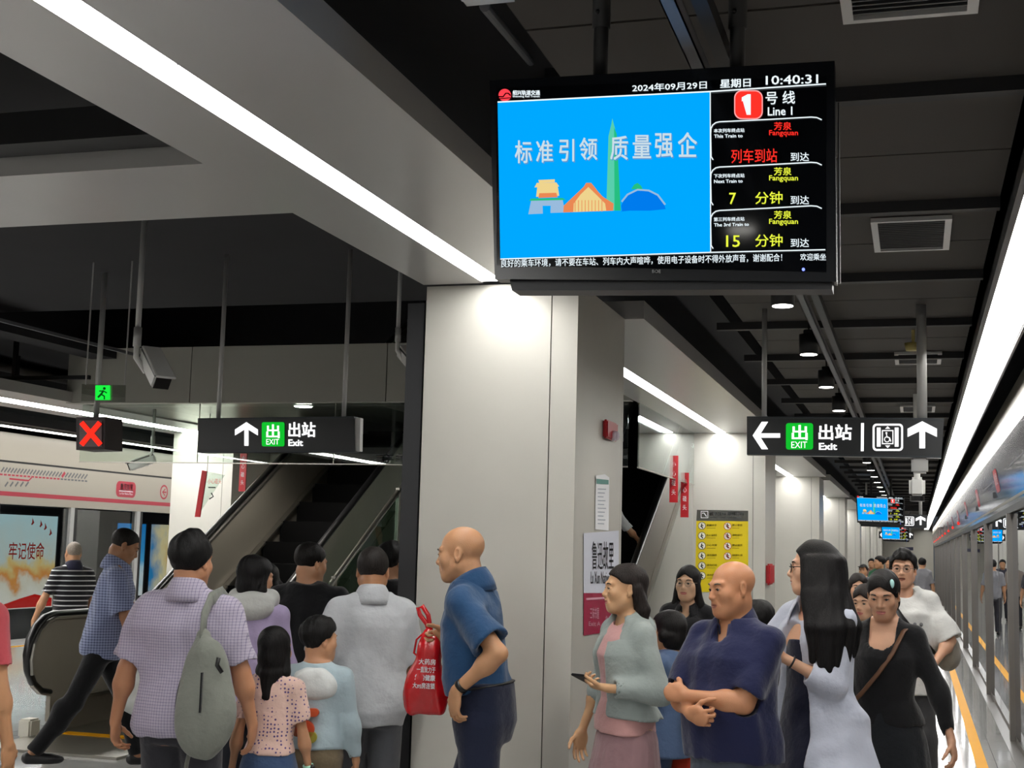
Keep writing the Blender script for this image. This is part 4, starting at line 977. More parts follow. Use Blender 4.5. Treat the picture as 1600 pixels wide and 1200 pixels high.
# ------------------------------------------------------------------ one person
def person(label,pos,yaw,h=1.68,sex='m',skin='#c99a78',girth=1.0,lean=0,side=0,twist=0,head=(0,0,0),
           arms=None,feet=None,top=None,bottom=None,shoes='#1b1b1d',hair=None,face=True,brow='lash',fine=.0036,coarse=.011,
           lips=None,group=None,skirt=None,name='person',glasses=None,age=0,z0=0.0,mouth=0.0):
    """builds a standing figure whose front is local -Y; lengths below are for a 1.70 m body and scale with h"""
    lips=lips or ('#b0685f' if sex=='f' else '#9a604e')
    s=h/1.70; root=thing(name,label,'person',(pos[0],pos[1],z0),group,yaw)
    hs=s if h>1.45 else (s*.55+.45)*.97            # heads of children are larger
    fem=sex=='f'; shw=(.146 if fem else .165)*s*(.5+.5*girth); 
    feet=feet or ((.10,0,0),(-.10,.03,0))
    hip=A3(0,0,.92*s)
    Rt=rotm('z',twist)@rotm('y',side)@rotm('x',lean)
    T=(Rt,hip-Rt@hip)                              # torso frame: points given upright, bent about the hips
    g=girth
    # torso stations (z,cx,cy,rx,ry)
    if fem: ts=[(.78,0,.015,.13,.09),(.86,0,.02,.168,.115),(.94,0,.015,.165,.11),(1.05,0,.0,.128,.088),(1.16,0,-.005,.135,.095),(1.26,0,-.012,.148,.105),(1.33,0,.0,.136,.09),(1.39,0,.012,.092,.062),(1.435,0,.018,.056,.048)]
    else: ts=[(.78,0,.01,.135,.095),(.86,0,.012,.165,.115),(.95,0,.004,.162,.115),(1.06,0,-.006,.152,.112),(1.18,0,-.004,.160,.112),(1.29,0,-.002,.172,.112),(1.345,0,.008,.155,.095),(1.395,0,.016,.10,.07),(1.44,0,.02,.062,.055)]
    def stations(e,z0=None,z1=None,belly=0,k=1.0):
        out=[]
        for z,cx,cy,rx,ry in ts:
            f=1+(g-1)*(1 if .9<z<1.3 else .5); bl=belly*math.exp(-((z-1.06)/.11)**2)
            out.append((z*s,cx,cy*s-bl*.6,rx*s*f+e,ry*s*f+e+bl*.6))
        return out
    neck0=A3(0,.022,1.40)*s; neck1=A3(0,-.002,1.52)*s
    SH={k:A3(sg*shw,.012*s,(1.362 if fem else 1.365)*s) for k,sg in (('L',1),('R',-1))}
    headc=TR(T,A3(0,-.012,1.578)*s+A3(0,0,(hs-s)*.1))
    Rh=Rt@np.eye(3) if lean<.02 else rotm('x',lean*.35)
    Rh=Rh@rotm('z',head[0])@rotm('x',head[1])@rotm('y',head[2])
    TH=(Rh*hs,headc)                               # head frame (scaled)
    THr=(Rh,headc)
    def HE(c,r,Rm=None):
        c=A3(*c)*hs; return EL(c,A3(*r)*hs,Rm,THr)
    def HC(a,b,ra,rb=None): return RC(TR(TH,a),TR(TH,b),ra*hs,(rb if rb is not None else ra)*hs)
    # arms
    arms=arms or {}
    AR={}
    for k,sg in (('L',1),('R',-1)):
        a=dict(hand=(sg*.27,-.03,.80),hint=(sg*.3,1,0),f=(0,-.15,-1),n=(-sg,0,-.1),curl=.35); a.update(arms.get(k,{}))
        S=TR(T,SH[k]); l1,l2=.285*s,.245*s
        E_,W_=ik(S,A3(*a['hand'])*s,l1,l2,a['hint']); f=unit(a['f']); n=A3(*a['n']); n=unit(n-f*(n@f))
        th=np.cross(n,f) if sg>0 else np.cross(f,n)     # thumb side
        AR[k]=dict(S=S,E=E_,W=W_,f=f,n=n,th=unit(th),curl=a['curl'],thumb=a.get('thumb',.5),spread=a.get('spread',0))
    # legs
    LG={}
    for k,sg,ft in (('L',1,feet[0]),('R',-1,feet[1])):
        Hh=A3(sg*.088*s,.01*s,.88*s); An=A3(ft[0],ft[1],.075+ft[2])*A3(s,s,s)
        Kn,An=ik(Hh,An,.415*s,.40*s,(sg*.08,-1,0)); LG[k]=(Hh,Kn,An,ft)
    # ---------------- skin
    lo=np.min([AR[k][q] for k in 'LR' for q in 'EWS']+[LG[k][q] for k in 'LR' for q in (1,2)]+[headc],0)-.22*s
    hi=np.max([AR[k][q] for k in 'LR' for q in 'EWS']+[LG[k][q] for k in 'LR' for q in (1,2)]+[headc],0)+.22*s
    lo[2]=max(lo[2],-.02); fx=[[],[],[]]
    hr=A3(.10,.125,.135)*hs
    for ax in range(3): fx[ax].append((headc[ax]-hr[ax]*1.08,headc[ax]+hr[ax]*1.02,fine))
    for k in 'LR':
        hc=AR[k]['W']+AR[k]['f']*.08*s
        for ax in range(3): fx[ax].append((hc[ax]-.105*s,hc[ax]+.105*s,max(fine,.0042) if fine<.006 else fine))
    Fd=Field(*[axis(lo[i],hi[i],coarse,fx[i]) for i in range(3)])
    Fd.add(LOFT(stations(-.006),T),.02)
    for k,sg in (('L',1),('R',-1)):
        a=AR[k]; Fd.add(RC(TR(T,A3(sg*.03,.02,1.435)*s),a['S'],.039*s,.043*s),.035); Fd.add(RC(a['S'],a['E'],(.041 if fem else .047)*s*g,(.031 if fem else .037)*s*g),.03)
        Fd.add(RC(a['E'],a['W'],(.030 if fem else .036)*s*g,(.021 if fem else .025)*s),.02); Fd.add(EL(a['E']+(a['W']-a['E'])*.28,((.034 if fem else .04)*s*g,)*3),.04)
        HS=.95*s; W_,f,n,th=a['W'],a['f'],a['n'],a['th']; Rm=np.stack([th,f,n],1)
        Fd.add(EL(W_+f*.05*HS,(.043*HS,.058*HS,.0175*HS),Rm),.018); Fd.add(RC(W_+f*.02*HS+th*.022*HS,W_+f*.055*HS+th*.03*HS,.017*HS,.012*HS),.015)
        cu=a['curl']; cu=cu if isinstance(cu,(list,tuple)) else [cu,cu*1.05,cu*1.1,cu*1.2]
        for q,(off,ln,rr) in enumerate(((.031,.074,.0088),(.0105,.082,.0091),(-.0105,.076,.0087),(-.030,.060,.0078))):
            p=W_+f*(.092-.006*abs(q-1))*HS+th*off*HS; ang=0; spv=th*(1.5-q)*(.06+a['spread'])
            for sg_,fr in enumerate((.46,.30,.24)):
                ang+=cu[q]*(.75,1.0,.75)[sg_]; d=unit(f*math.cos(ang)+n*math.sin(ang)+spv); p2=p+d*ln*fr*HS
                Fd.add(RC(p,p2,rr*HS*(1-.08*sg_),rr*HS*(.94-.08*sg_)),.004); p=p2
        p=W_+f*.03*HS+th*.03*HS; tb=a['thumb']
        for sg_,(ln,rr) in enumerate(((.042,.0125),(.032,.0105),(.026,.0092))):
            d=unit(th*(.75-.28*sg_*tb)+f*(.6+.2*sg_)+n*(.25+.45*tb*(sg_+.3))); p2=p+d*ln*HS; Fd.add(RC(p,p2,rr*HS,rr*HS*.9),.006); p=p2
    for k in 'LR':
        Hh,Kn,An,ft=LG[k]; Fd.add(RC(Hh,Kn,.078*s*g,.05*s*g),.03); Fd.add(RC(Kn,An,.05*s*g,.034*s),.02); Fd.add(EL(Kn+(An-Kn)*.28+A3(0,.015*s,0),(.05*s*g,.05*s*g,.1*s)),.03)
        Fd.add(RC(An+A3(0,.02,-.03)*s,An+A3(0,-.12,-.045)*s,.032*s,.026*s),.03)
    # neck and head
    Fd.add(RC(TR(T,neck0),headc+Rh@A3(0,.03,-.055)*hs,(.054 if fem else .062)*s,(.048 if fem else .057)*s),.03)
    w=1.0 if not fem else .95; full=(1+.05*max(0,g-1)*4)*(.90 if fem else 1)
    Fd.add(HE((0,.016,.036),(.0765*w,.096,.081)),.02)
    Fd.add(HE((0,-.022,-.030),(.064*w*full,.068,.084)),.03)
    Fd.add(HE((0,-.014,-.062),(.056*w*full,.060,.046)),.03)
    Fd.add(HC((-.012,-.068,-.097),(.012,-.068,-.097),.020 if not fem else .017),.03)
    for sg in (1,-1):
        Fd.add(HC((sg*.052*full,-.005,-.05),(sg*.022,-.058,-.088),.021,.018),.03)
        Fd.add(HE((sg*.045,-.060,-.022),(.019 if fem else .021,.018,.020)),.035)
        Fd.add(HC((sg*.012,-.086,.026),(sg*.046,-.072,.028),.0085,.008),.018)
    if face:
        for sg in (1,-1): Fd.add(HE((sg*.031,-.0955,.006),(.019,.014,.0115)),.012,'s')
        Fd.add(HC((0,-.082,.014),(0,-.104,-.026),.0075,.0105),.014)
        Fd.add(HE((0,-.101,-.030),(.0105,.011,.0095)),.008)
        for sg in (1,-1): Fd.add(HE((sg*.0135,-.092,-.032),(.0085,.011,.0075)),.007); Fd.add(HE((sg*.0075,-.1,-.040),(.004,.006,.003)),.003,'s')
        Fd.add(HE((0,-.078,-.058),(.030,.018,.024)),.02)
        Fd.add(HC((-.019,-.0855,-.0575),(.019,-.0855,-.0575),.0055),.008); Fd.add(HE((0,-.0935,-.0565),(.012,.006,.006)),.008)
        Fd.add(HC((-.015,-.0865,-.0685),(.015,-.0865,-.0685),.0068),.008)
        if mouth>0: Fd.add(HE((0,-.096,-.063),(.021,.012,.0035+mouth)),.003,'s')
        else: Fd.add(HC((-.017,-.0945,-.0628),(.017,-.0945,-.0628),.0026),.005,'s')
        for sg in (1,-1):
            Fd.add(HE((sg*.031,-.0795,.004),(.0165,.0125,.0125)),.006)
            Fd.add(HE((sg*.0315,-.0915,.0028),(.0148,.010,.0050),rotm('y',sg*-.10)),.001,'s')
        if age:
            for sg in (1,-1): Fd.add(RC(TR(TH,(sg*.022,-.0915,-.034)),TR(TH,(sg*.034,-.0835,-.058)),.0030*hs),.010,'s'); Fd.add(HE((sg*.032,-.083,-.014),(.013,.008,.005)),.008)
    for sg in (1,-1):
        Re=rotm('z',sg*.35)@rotm('x',-.15)
        Fd.add(HE((sg*.079*w,.012,-.004),(.0075,.019,.031),Re),.008); Fd.add(HE((sg*.085*w,.008,.0),(.004,.011,.019),Re),.004,'s'); Fd.add(HE((sg*.078*w,.006,-.030),(.007,.009,.009)),.006)
    V,Fq=Fd.mesh()
    lk=lips+' lips'
    if lk not in LIPS: LIPS[lk]=mat('lips '+lips,lips,.4)
    Ri=np.linalg.inv(TH[0])
    def pick(C):
        q=(C-headc)@Ri.T; dz=np.where(q[:,2]>-.0628,(q[:,2]+.0628)/.0085,(q[:,2]+.0628)/.0125)
        return ((np.abs(q[:,0]/.024)**2+dz**2<1)&(q[:,1]<-.078)).astype(int)
    body=to_mesh('body',V,Fq,[skin_mat(skin),LIPS[lk]],root,1,pick if face else None)
    # ---------------- eyes, brows
    Tm=Matrix([list(TH[0][i])+[float(TH[1][i])] for i in range(3)]+[[0,0,0,1]])
    if face:
        for sg in (1,-1):
            mb=MB().ball((sg*.0312,-.0775,.003),.0122,16,12)
            for v in mb.bm.verts: v.co=Tm@v.co
            e=mb.build('eye',MT['eye'],root,True); e.data.materials.append(MT['iris'])
            cen=Tm@Vector((sg*.0312,-.0775,.003)); fd=(Tm.to_3x3()@Vector((0,-1,0))).normalized()
            for p in e.data.polygons:
                if (p.center-cen).normalized().dot(fd)>.80: p.material_index=1
            pts=[(sg*.013,-.0895,.0235),(sg*.024,-.0925,.0275),(sg*.038,-.0885,.029),(sg*.050,-.079,.025)]
            mb=MB().tube([Tm@Vector(p) for p in pts],[.0022*hs,.0036*hs,.0032*hs,.0012*hs],8); mb.build('eyebrow',MT[brow],root,True)
            pts=[(sg*.0185,-.0893,.003),(sg*.026,-.0925,.0068),(sg*.034,-.0922,.0072),(sg*.0445,-.0845,.0035)]
            MB().tube([Tm@Vector(p) for p in pts],.0013*hs,6).build('eyelash',MT['lash'],root,True)
    # ---------------- garments
    def garment(name,m,prims,cuts,step,fold=(.004,1,0),k=.03,relax=2,par=root,pick=None,mats=None):
        lo=np.min([p[1] for p in prims],0)-.05; hi=np.max([p[2] for p in prims],0)+.05; lo[2]=max(lo[2],-.01)
        G=Field(*[axis(lo[i],hi[i],step,[]) for i in range(3)])
        for p in prims: G.add(p,k)
        if fold[0]: G.everywhere(folds(*fold))
        for c in cuts:
            if callable(c): G.everywhere(c)
            else: G.add(c,.004,'s')
        V,Fq=G.mesh(); return to_mesh(name,V,Fq,mats or [m],par,relax,pick)
    Ti=Rt.T; t0=T[1]
    def zt(X,Y,Z): return Ti[2,0]*(X-t0[0])+Ti[2,1]*(Y-t0[1])+Ti[2,2]*(Z-t0[2])
    def yt(X,Y,Z): return Ti[1,0]*(X-t0[0])+Ti[1,1]*(Y-t0[1])+Ti[1,2]*(Z-t0[2])
    st=.0085 if fine<.006 else .014
    if top:
        e=top.get('e',.02)*s; hem=top.get('hem',.84)*s; sl=top.get('sleeve',.62); neckr=top.get('neck',.062)*s; drop=top.get('drop',0)
        S_=[(z,cx,cy,rx,ry) for (z,cx,cy,rx,ry) in stations(e,belly=top.get('belly',0)*s)]
        flare=top.get('flare',0)*s
        if flare: S_=[(z,cx,cy,rx+flare*max(0,(1.2*s-z)/(.4*s)),ry+flare*max(0,(1.2*s-z)/(.4*s))) for z,cx,cy,rx,ry in S_]
        if hem>S_[0][0]:
            a_=np.array(S_); S_=[tuple([hem]+[float(np.interp(hem,a_[:,0],a_[:,i])) for i in (1,2,3,4)])]+[x for x in S_ if x[0]>hem+.005]
        elif hem<S_[0][0]: S_=[(hem-.01,0,S_[0][2],S_[1][3]+flare,S_[1][4]+flare)]+S_[1:]
        if S_[-1][0]>1.42*s: S_[-1]=(1.455*s,)+S_[-1][1:]
        prims=[LOFT(S_,T)]; cuts=[]
        for k,sg in (('L',1),('R',-1)):
            a=AR[k]; r0=.060*s*g+e*.5; es=top.get('es',.018)*s
            prims.append(RC(TR(T,A3(sg*.045,.018,1.405)*s),a['S'],.047*s+e*.6,.048*s+e*.55))
            sk=top.get('sleeve'+k,sl)
            if sk<=0: continue
            if sk<=1:
                c=a['S']+(a['E']-a['S'])*sk; prims.append(RC(a['S'],c,.047*s*g+es*.6,.043*s*g+es*1.25,True)); d=unit(c-a['S']); cuts.append(RC(c-d*.05*s,c+d*.03,.040*s*g+es*.35,.040*s*g+es*.8))
            else:
                prims.append(RC(a['S'],a['E'],(.043 if fem else .048)*s*g+es*.7,(.034 if fem else .04)*s*g+es*.9)); c=a['E']+(a['W']-a['E'])*(sk-1); prims.append(EL(a['E']+(a['W']-a['E'])*.2,((.036 if fem else .042)*s*g+es*.9,)*3)); prims.append(RC(a['E'],c,(.034 if fem else .04)*s*g+es*.9,.028*s+es*.8,True)); d=unit(c-a['E']); cuts.append(RC(c-d*.03*s,c+d*.03,.026*s+es*.3,.026*s+es*.5))
        cuts.append(RC(TR(T,neck0+A3(0,-.012*s-drop*.3,-.02*s)),TR(T,neck1+A3(0,-.01,.05)),neckr,neckr*1.02))
        if drop: cuts.append(EL(TR(T,A3(0,-.075*s,1.435*s-drop*.4)),(neckr*top.get('dw',1.05),.06*s,.03*s+drop*.75),Rt))
        def hemcut(v,X,Y,Z):
            q=zt(X,Y,Z)
            return np.maximum(v,np.where(v<.2,hem-q+0*v,v))
        # only the trunk is cut at the hem: arms hang lower
        
        def hc(v,X,Y,Z): return np.maximum(v,hem-zt(X,Y,Z))
        if sl<=1: cuts.append(hc)
        for (c_,r_) in top.get('cuts',[]): cuts.append(EL(TR(T,A3(*c_)*s),A3(*r_)*s,Rt))
        o=garment(top.get('name','shirt'),top['m'],prims,cuts,st,(top.get('fold',.008)*s,top.get('fs',1.0),rng.randint(0,999)),top.get('k',.035)*s)
        if top.get('collar'):
            cr=top['collar']; ph=[]; rows=[]
            for (rr,zz) in ((neckr*.96,1.462),(neckr*1.0,1.500),(neckr*1.13,1.507),(neckr*1.27,1.490),(neckr*1.46,1.464),(neckr*1.58,1.436),(neckr*1.64,1.405)):
                row=[]
                for q in range(33):
                    an=R(-90)+R(cr.get('gap',16))+(2*math.pi-2*R(cr.get('gap',16)))*q/32; fr=(1-math.sin(an))/2
                    dz=-(.062+drop*.45)*fr**1.6*s; sp=1+.06*fr
                    row.append(TR(T,A3(math.cos(an)*rr*sp,.016*s+math.sin(an)*rr*1.08*sp-.012*fr*s,zz*s+dz)))
                rows.append(row)
            cm=MB().grid(rows); co_=cm.build('collar',cr.get('m',top['m']),o,True); so=co_.modifiers.new('s','SOLIDIFY'); so.thickness=.005; so.offset=0
    if bottom:
        e=bottom.get('e',.016)*s; ehip=bottom.get('ehip',.015)*s; ln=bottom.get('len',1.0); wz_=bottom.get('waist',(top or {}).get('hem',.84)+.05)*s
        P_=[]
        S_=[x for x in stations(ehip) if x[0]<1.1*s]
        P_.append(LOFT(S_,T if bottom.get('bend') else None))
        flare=bottom.get('flare',.012)*s
        for k in 'LR':
            Hh,Kn,An,ft=LG[k]
            P_.append(RC(Hh+(Kn-Hh)*.06,Kn,.078*s*g+e*.75,.056*s*g+e*.9+flare*.4))
            P_.append(EL(Kn+(An-Kn)*.28*min(1,ln+.3)+A3(0,.015*s,0),(.052*s*g+e,.052*s*g+e,.11*s+e)))
            if ln>.55: 
                c=Kn+(An-Kn)*min(1,(ln-.5)*2+.0); P_.append(RC(Kn,c,.058*s*g+e*.9+flare*.4,.045*s+e*.8+flare,True))
        cut=lambda v,X,Y,Z: np.maximum(v,Z-wz_)
        garment(bottom.get('name','trousers'),bottom['m'],P_,[cut],.011 if fine<.006 else .016,(bottom.get('fold',.0032)*s,1.0,rng.randint(0,999)),.03*s)
    if skirt:
        sm=[(z*s,cx*s,cy*s,rx*s,ry*s) for z,cx,cy,rx,ry in skirt['st']]
        garment(skirt.get('name','skirt'),skirt['m'],[LOFT(sm,None,2.0,skirt.get('pleat'))],[],.009,(.003,1,3),.01)
    # ---------------- shoes
    sm='shoe '+shoes; sm=bpy.data.materials.get(sm) or mat(sm,shoes,.45)
    for k,sg in (('L',1),('R',-1)):
        An=LG[k][2]; tw=LG[k][3]
        p=[RC(An+A3(0,.035,-.035)*s,An+A3(sg*.01,-.10,-.045)*s,.042*s,.040*s),EL(An+A3(sg*.012,-.125,-.048)*s,(.043*s,.075*s,.034*s))]
        zb=An[2]-.075*s
        garment('shoe',sm,p,[lambda v,X,Y,Z,zb=zb: np.maximum(v,zb-Z)],.009 if fine<.006 else .014,(0,1,0),.02,1)
    # ---------------- hair
    if hair:
        hm=hair_mat(hair.get('col','#0d0b0b')); t=hair.get('t',.012); st_=hair.get('style','short')
        ztab={'short':([-.13,-.075,-.05,-.02,.005,.03,.06,.13],[.074,.066,.05,.012,.004,-.03,-.058,-.075]),
              'bald':([-.13,-.02,.0,.02,.05,.13],[.2,.2,.03,-.005,-.05,-.062]),
              'high':([-.13,-.05,-.02,.01,.04,.13],[.105,.088,.03,.004,-.045,-.07]),
              'long':([-.13,-.075,-.045,-.01,.13],[.085,.068,.03,-.10,-.12]),
              'tucked':([-.13,-.075,-.05,-.03,-.005,.022,.035,.13],[.085,.070,.055,.035,.026,.022,-.10,-.12]),
              'fringe':([-.13,-.07,-.045,-.02,.01,.13],[.045,.035,.01,-.06,-.085,-.10])}[hair.get('line',st_ if st_ in ('short','bald','high','long','fringe') else 'short')]
        hl=hair.get('len',0)
        prims=[HE((0,.016,.036),(.0765*w+t,.096+t,.081+t*1.2))]
        if hair.get('vol'): prims.append(HE((0,hair.get('vy',-.01),.075),(.062,.085,.045+hair['vol'])))
        if st_ in('long','fringe') or hair.get('nape'): prims.append(HE((0,.035,-.04),(.070*w+t,.068+t,.075+t)))
        loc_lo=headc-.2*hs; loc_hi=headc+.2*hs
        locks=[]
        if hl:
            Ry=rotm('z',head[0]); b0=headc+Rh@A3(0,.045,.0)*hs
            n_=hair.get('n',7); wd=hair.get('w',.085)
            for q in range(n_):
                an=(q/(n_-1)-.5)*2; off=Ry@A3(an*wd,.028*(1-an*an)-hair.get('wrap',.06)*abs(an)**2,0)*hs
                a_=headc+Rh@A3(an*.062,hair.get('ay0',.045)-hair.get('ay',.05)*an*an,-.0)*hs; b_=headc+off+Ry@A3(0,.06,0)*hs+A3(0,0,-hl*(1-.06*abs(an)))
                if hair.get('back'): b_=b_+Ry@A3(0,hair['back'],0)
                m_=a_*.5+b_*.5+Ry@A3(an*.012,.012,0); rr=hair.get('lr',.030)*hs
                locks.append(RC(a_,m_,rr,rr*1.0)); locks.append(RC(m_,b_,rr,rr*.62))
        for (pa,pb,ra,rb) in hair.get('locks',[]):
            locks.append(RC(headc+rotm('z',head[0])@A3(*pa)*hs,headc+rotm('z',head[0])@A3(*pb)*hs,ra*hs,rb*hs))
        lo=np.minimum(headc-.16*hs,np.min([p[1] for p in locks],0) if locks else headc)-.02; hi=np.maximum(headc+.17*hs,np.max([p[2] for p in locks],0) if locks else headc)+.02
        stp=max(fine,.0042) if not locks else max(fine,.0048)
        G=Field(*[axis(lo[i],hi[i],stp,[]) for i in range(3)])
        for p in prims: G.add(p,.015)
        def linecut(v,X,Y,Z):
            px,py,pz=X-headc[0],Y-headc[1],Z-headc[2]; q=[(px*Rh[0,i]+py*Rh[1,i]+pz*Rh[2,i])/hs for i in range(3)]
            yy=np.broadcast_to(q[1],v.shape); zz=np.broadcast_to(q[2],v.shape); xx=np.broadcast_to(q[0],v.shape)
            zl=np.interp(yy.ravel(),ztab[0],ztab[1]).reshape(v.shape)+hair.get('part',0)*np.clip(np.abs(xx)/.05,0,1.3)
            return np.maximum(v,(zl-zz)*hs*.8)
        G.everywhere(linecut)
        if hair.get('thin'): G.add(HE((0,hair['thin'][0],.125),(hair['thin'][1],hair['thin'][1]*1.15,.05)),.01,'s')
        for p in locks: G.add(p,.012)
        G.everywhere(folds(hair.get('rough',min(.0035,t*.22)),3.2 if not locks else 2.2,rng.randint(0,99)))
        V,Fq=G.mesh(); to_mesh('hair',V,Fq,[hm],root,6 if hair.get('locks') else 1)
    if glasses:
        gm=bpy.data.materials.get('glasses '+glasses) or mat('glasses '+glasses,glasses,.3,.2 if glasses!='#14110f' else 0)
        mb=MB(); rr=.0013 if glasses!='#14110f' else .0022
        for sg in (1,-1):
            mb.tube([Tm@Vector((sg*.033+.0225*math.cos(t_),-.101+.004*abs(math.cos(t_)),.001+.019*math.sin(t_))) for t_ in np.linspace(0,2*math.pi,21)],rr*hs,6)
            mb.tube([Tm@Vector(p) for p in ((sg*.0555,-.096,.006),(sg*.074,-.075,.008),(sg*.080,.0,.006),(sg*.080,.02,-.006))],rr*hs,6)
        mb.tube([Tm@Vector(p) for p in ((-.0105,-.101,.004),(0,-.105,.007),(.0105,-.101,.004))],rr*hs,6)
        go_=mb.build('glasses',gm,root,True)
        lg=bpy.data.materials.get('lens') or glass('lens',(.93,.95,.96),.03)
        for sg in (1,-1):
            bm=bmesh.new(); bm.faces.new([bm.verts.new(Tm@Vector((sg*.033+.0225*math.cos(t_),-.101+.004*abs(math.cos(t_)),.001+.019*math.sin(t_)))) for t_ in np.linspace(0,2*math.pi,20,endpoint=False)])
            me=bpy.data.meshes.new('lens'); bm.to_mesh(me); bm.free(); me.materials.append(lg); link('lens',me,go_)
    return dict(root=root,AR=AR,TH=TH,T=T,headc=headc,s=s,LG=LG,Rh=Rh,Tm=Tm)
def world(pr,p):
    r=pr['root']; c,s_=math.cos(r.rotation_euler.z),math.sin(r.rotation_euler.z)
    return Vector((r.location.x+c*p[0]-s_*p[1],r.location.y+s_*p[0]+c*p[1],r.location.z+p[2]))
def local(pr,w):
    r=pr['root']; d=Vector(w)-r.location; c,s_=math.cos(r.rotation_euler.z),math.sin(r.rotation_euler.z); return A3(c*d.x+s_*d.y,-s_*d.x+c*d.y,d.z)
def child_tube(pr,name,m,pts,r,n=8,par=None,r2=None):
    return MB().tube([Vector([float(x) for x in p]) for p in pts],r,n,r2=r2).build(name,m,par or pr['root'],True)
# ------------------------------------------------------------------ the crowd
def spot(px,pt,Y):
    """floor position under an image column at depth Y, and the height of the point seen at row pt"""
    p=PY(px,pt,Y); return (p.x,p.y),p.z
def blob(name,prims,m,parent,step=.007,k=.02,cuts=(),fold=None,relax=1,mats=None,pick=None):
    lo=np.min([p[1] for p in prims],0)-.04; hi=np.max([p[2] for p in prims],0)+.04
    G=Field(*[axis(lo[i],hi[i],step,[]) for i in range(3)])
    for p in prims: G.add(p,k)
    if fold: G.everywhere(folds(*fold))
    for c in cuts:
        if callable(c): G.everywhere(c)
        else: G.add(c,.004,'s')
    V,Fq=G.mesh(); return to_mesh(name,V,Fq,mats or [m],parent,relax,pick)
CK=dict
# 1 far left edge, coral shirt
P,z=spot(-58,962,4.7)
person('person in a coral short-sleeved shirt cut off by the left edge, arm hanging',P,R(176),h=1.62,skin='#c8946c',girth=1.08,top=dict(m=cloth('coral knit','#c4525a'),sleeve=.72,es=.02),bottom=dict(m=cloth('dark trousers','#26262a')),hair=dict(t=.012))
# 2 striped polo beyond the railing
P,z=spot(116,852,11.4)
person('balding man in a black and white striped polo beyond the steel railing',P,R(-128),h=1.57,skin='#c08f6c',fine=.006,top=dict(m=cloth('striped knit','#15151b',kind='stripe',col2='#c9c9cc',sz=21,wz=.22),collar=dict(m=cloth('navy rib','#1a1a30')),sleeve=.8,hem=.86),bottom=dict(m=cloth('jeans dark','#2a3040')),hair=dict(style='bald',t=.002,col='#8a7f74'),arms=dict(L=dict(hand=(.36,-.05,.86),hint=(.5,1,0))))
# 3 striding man in blue check
P,z=spot(172,838,8.3)
m3=person('man in a blue checked shirt and black trousers striding right, looking down at a phone',P,R(128),h=1.70,skin='#9d7152',lean=.14,head=(0,.42,0),fine=.0048,feet=((.09,-.30,.0),(-.09,.46,.03)),
  top=dict(m=cloth('blue gingham','#8f98b8',kind='check',col2='#39405f',sx=55,sz=55,wx=.28,wz=.42,ax='Y'),sleeve=.86,hem=.80,flare=.015,collar=dict(gap=12),es=.024),bottom=dict(m=cloth('black denim','#0e0e11'),e=.013,flare=.0),hair=dict(t=.004,col='#17130f',line='short'),
  arms=dict(L=dict(hand=(.10,-.36,1.10),hint=(1,.3,-.6),f=(-.2,-1,.2),n=(-.7,0,.7),curl=.8),R=dict(hand=(-.24,-.22,.86),hint=(-.2,1,0),f=(0,-.3,-1),n=(.9,0,0),curl=1.1)))
# 4 lavender check with backpack
P,z=spot(300,845,5.3)
m4=person('man in a pale lavender checked shirt with a grey backpack, walking away',P,R(190),h=1.66,skin='#c08a68',girth=1.07,head=(R(-14),.08,0),
  top=dict(m=cloth('lavender check','#b9b1c3',kind='check',col2='#6a6286',sx=80,sz=80,wx=.2,wz=.2),sleeve=.86,hem=.815,flare=.02,e=.024,es=.028,collar=dict(gap=12),fold=.010),bottom=dict(m=cloth('charcoal trousers','#34343a')),hair=dict(t=.017,col='#0b0a0a',vol=.03,vy=.01),
  arms=dict(L=dict(hand=(.325,-.02,.83),hint=(.6,1,0),curl=.7),R=dict(hand=(-.29,-.10,.86),hint=(-.7,1,0),f=(.05,-.2,-1),curl=.4)))
# 5 woman with a white hood, coral shirt behind
P,z=spot(400,889,6.5)
person('dark-haired woman in a lavender jacket with a white hood, walking away',P,R(196),h=1.55,sex='f',skin='#b98a6c',head=(R(-48),.1,0),top=dict(m=cloth('lavender jacket','#b7a8cc'),sleeve=1.9,hem=.86,e=.026),bottom=dict(m=cloth('dark jeans','#23252e')),hair=dict(style='long',len=.13,t=.016,col='#0d0b0c'))
hood_src=bpy.context.scene.objects
pw=[o for o in COL.objects if o.name.startswith('person')][-1]
blob('hood',[EL((0,.085,1.30),(.125,.055,.075)),RC((-.09,.02,1.335),(.09,.02,1.335),.05,.05)],cloth('hood white','#c9cac6'),pw,.008,.03,fold=(.006,1.5,4))
P,z=spot(417,885,7.5)
person('person in a coral T-shirt with dark hair, half hidden behind the white hood',P,R(200),h=1.50,sex='f',skin='#b98a6c',face=False,fine=.006,top=dict(m=cloth('coral tee','#d4605c'),sleeve=.8,hem=.82),bottom=dict(m=cloth('dark cotton','#222228')),hair=dict(style='long',len=.06,t=.014),girth=1.06)
# 6 girl
P,z=spot(431,980,5.62)
m6=person('girl with straight black hair in a floral pink top and denim shorts, back turned',P,R(194),h=1.230,sex='f',girth=.93,skin='#bb8b69',head=(R(-16),.05,0),top=dict(m=cloth('floral cotton','#d9b8ac',kind='dots',col2='#5c4a7c',sx=58,wx=.27),sleeve=.72,hem=.96,es=.020,flare=.01),bottom=dict(m=cloth('blue denim','#3d5274'),len=.6,e=.025),hair=dict(style='long',len=.21,t=.012,w=.055,n=6,lr=.028),shoes='#c9c9c9',arms=dict(R=dict(hand=(-.25,-.05,.80),hint=(-.3,1,0)),L=dict(hand=(.25,-.03,.8),hint=(.3,1,0))))
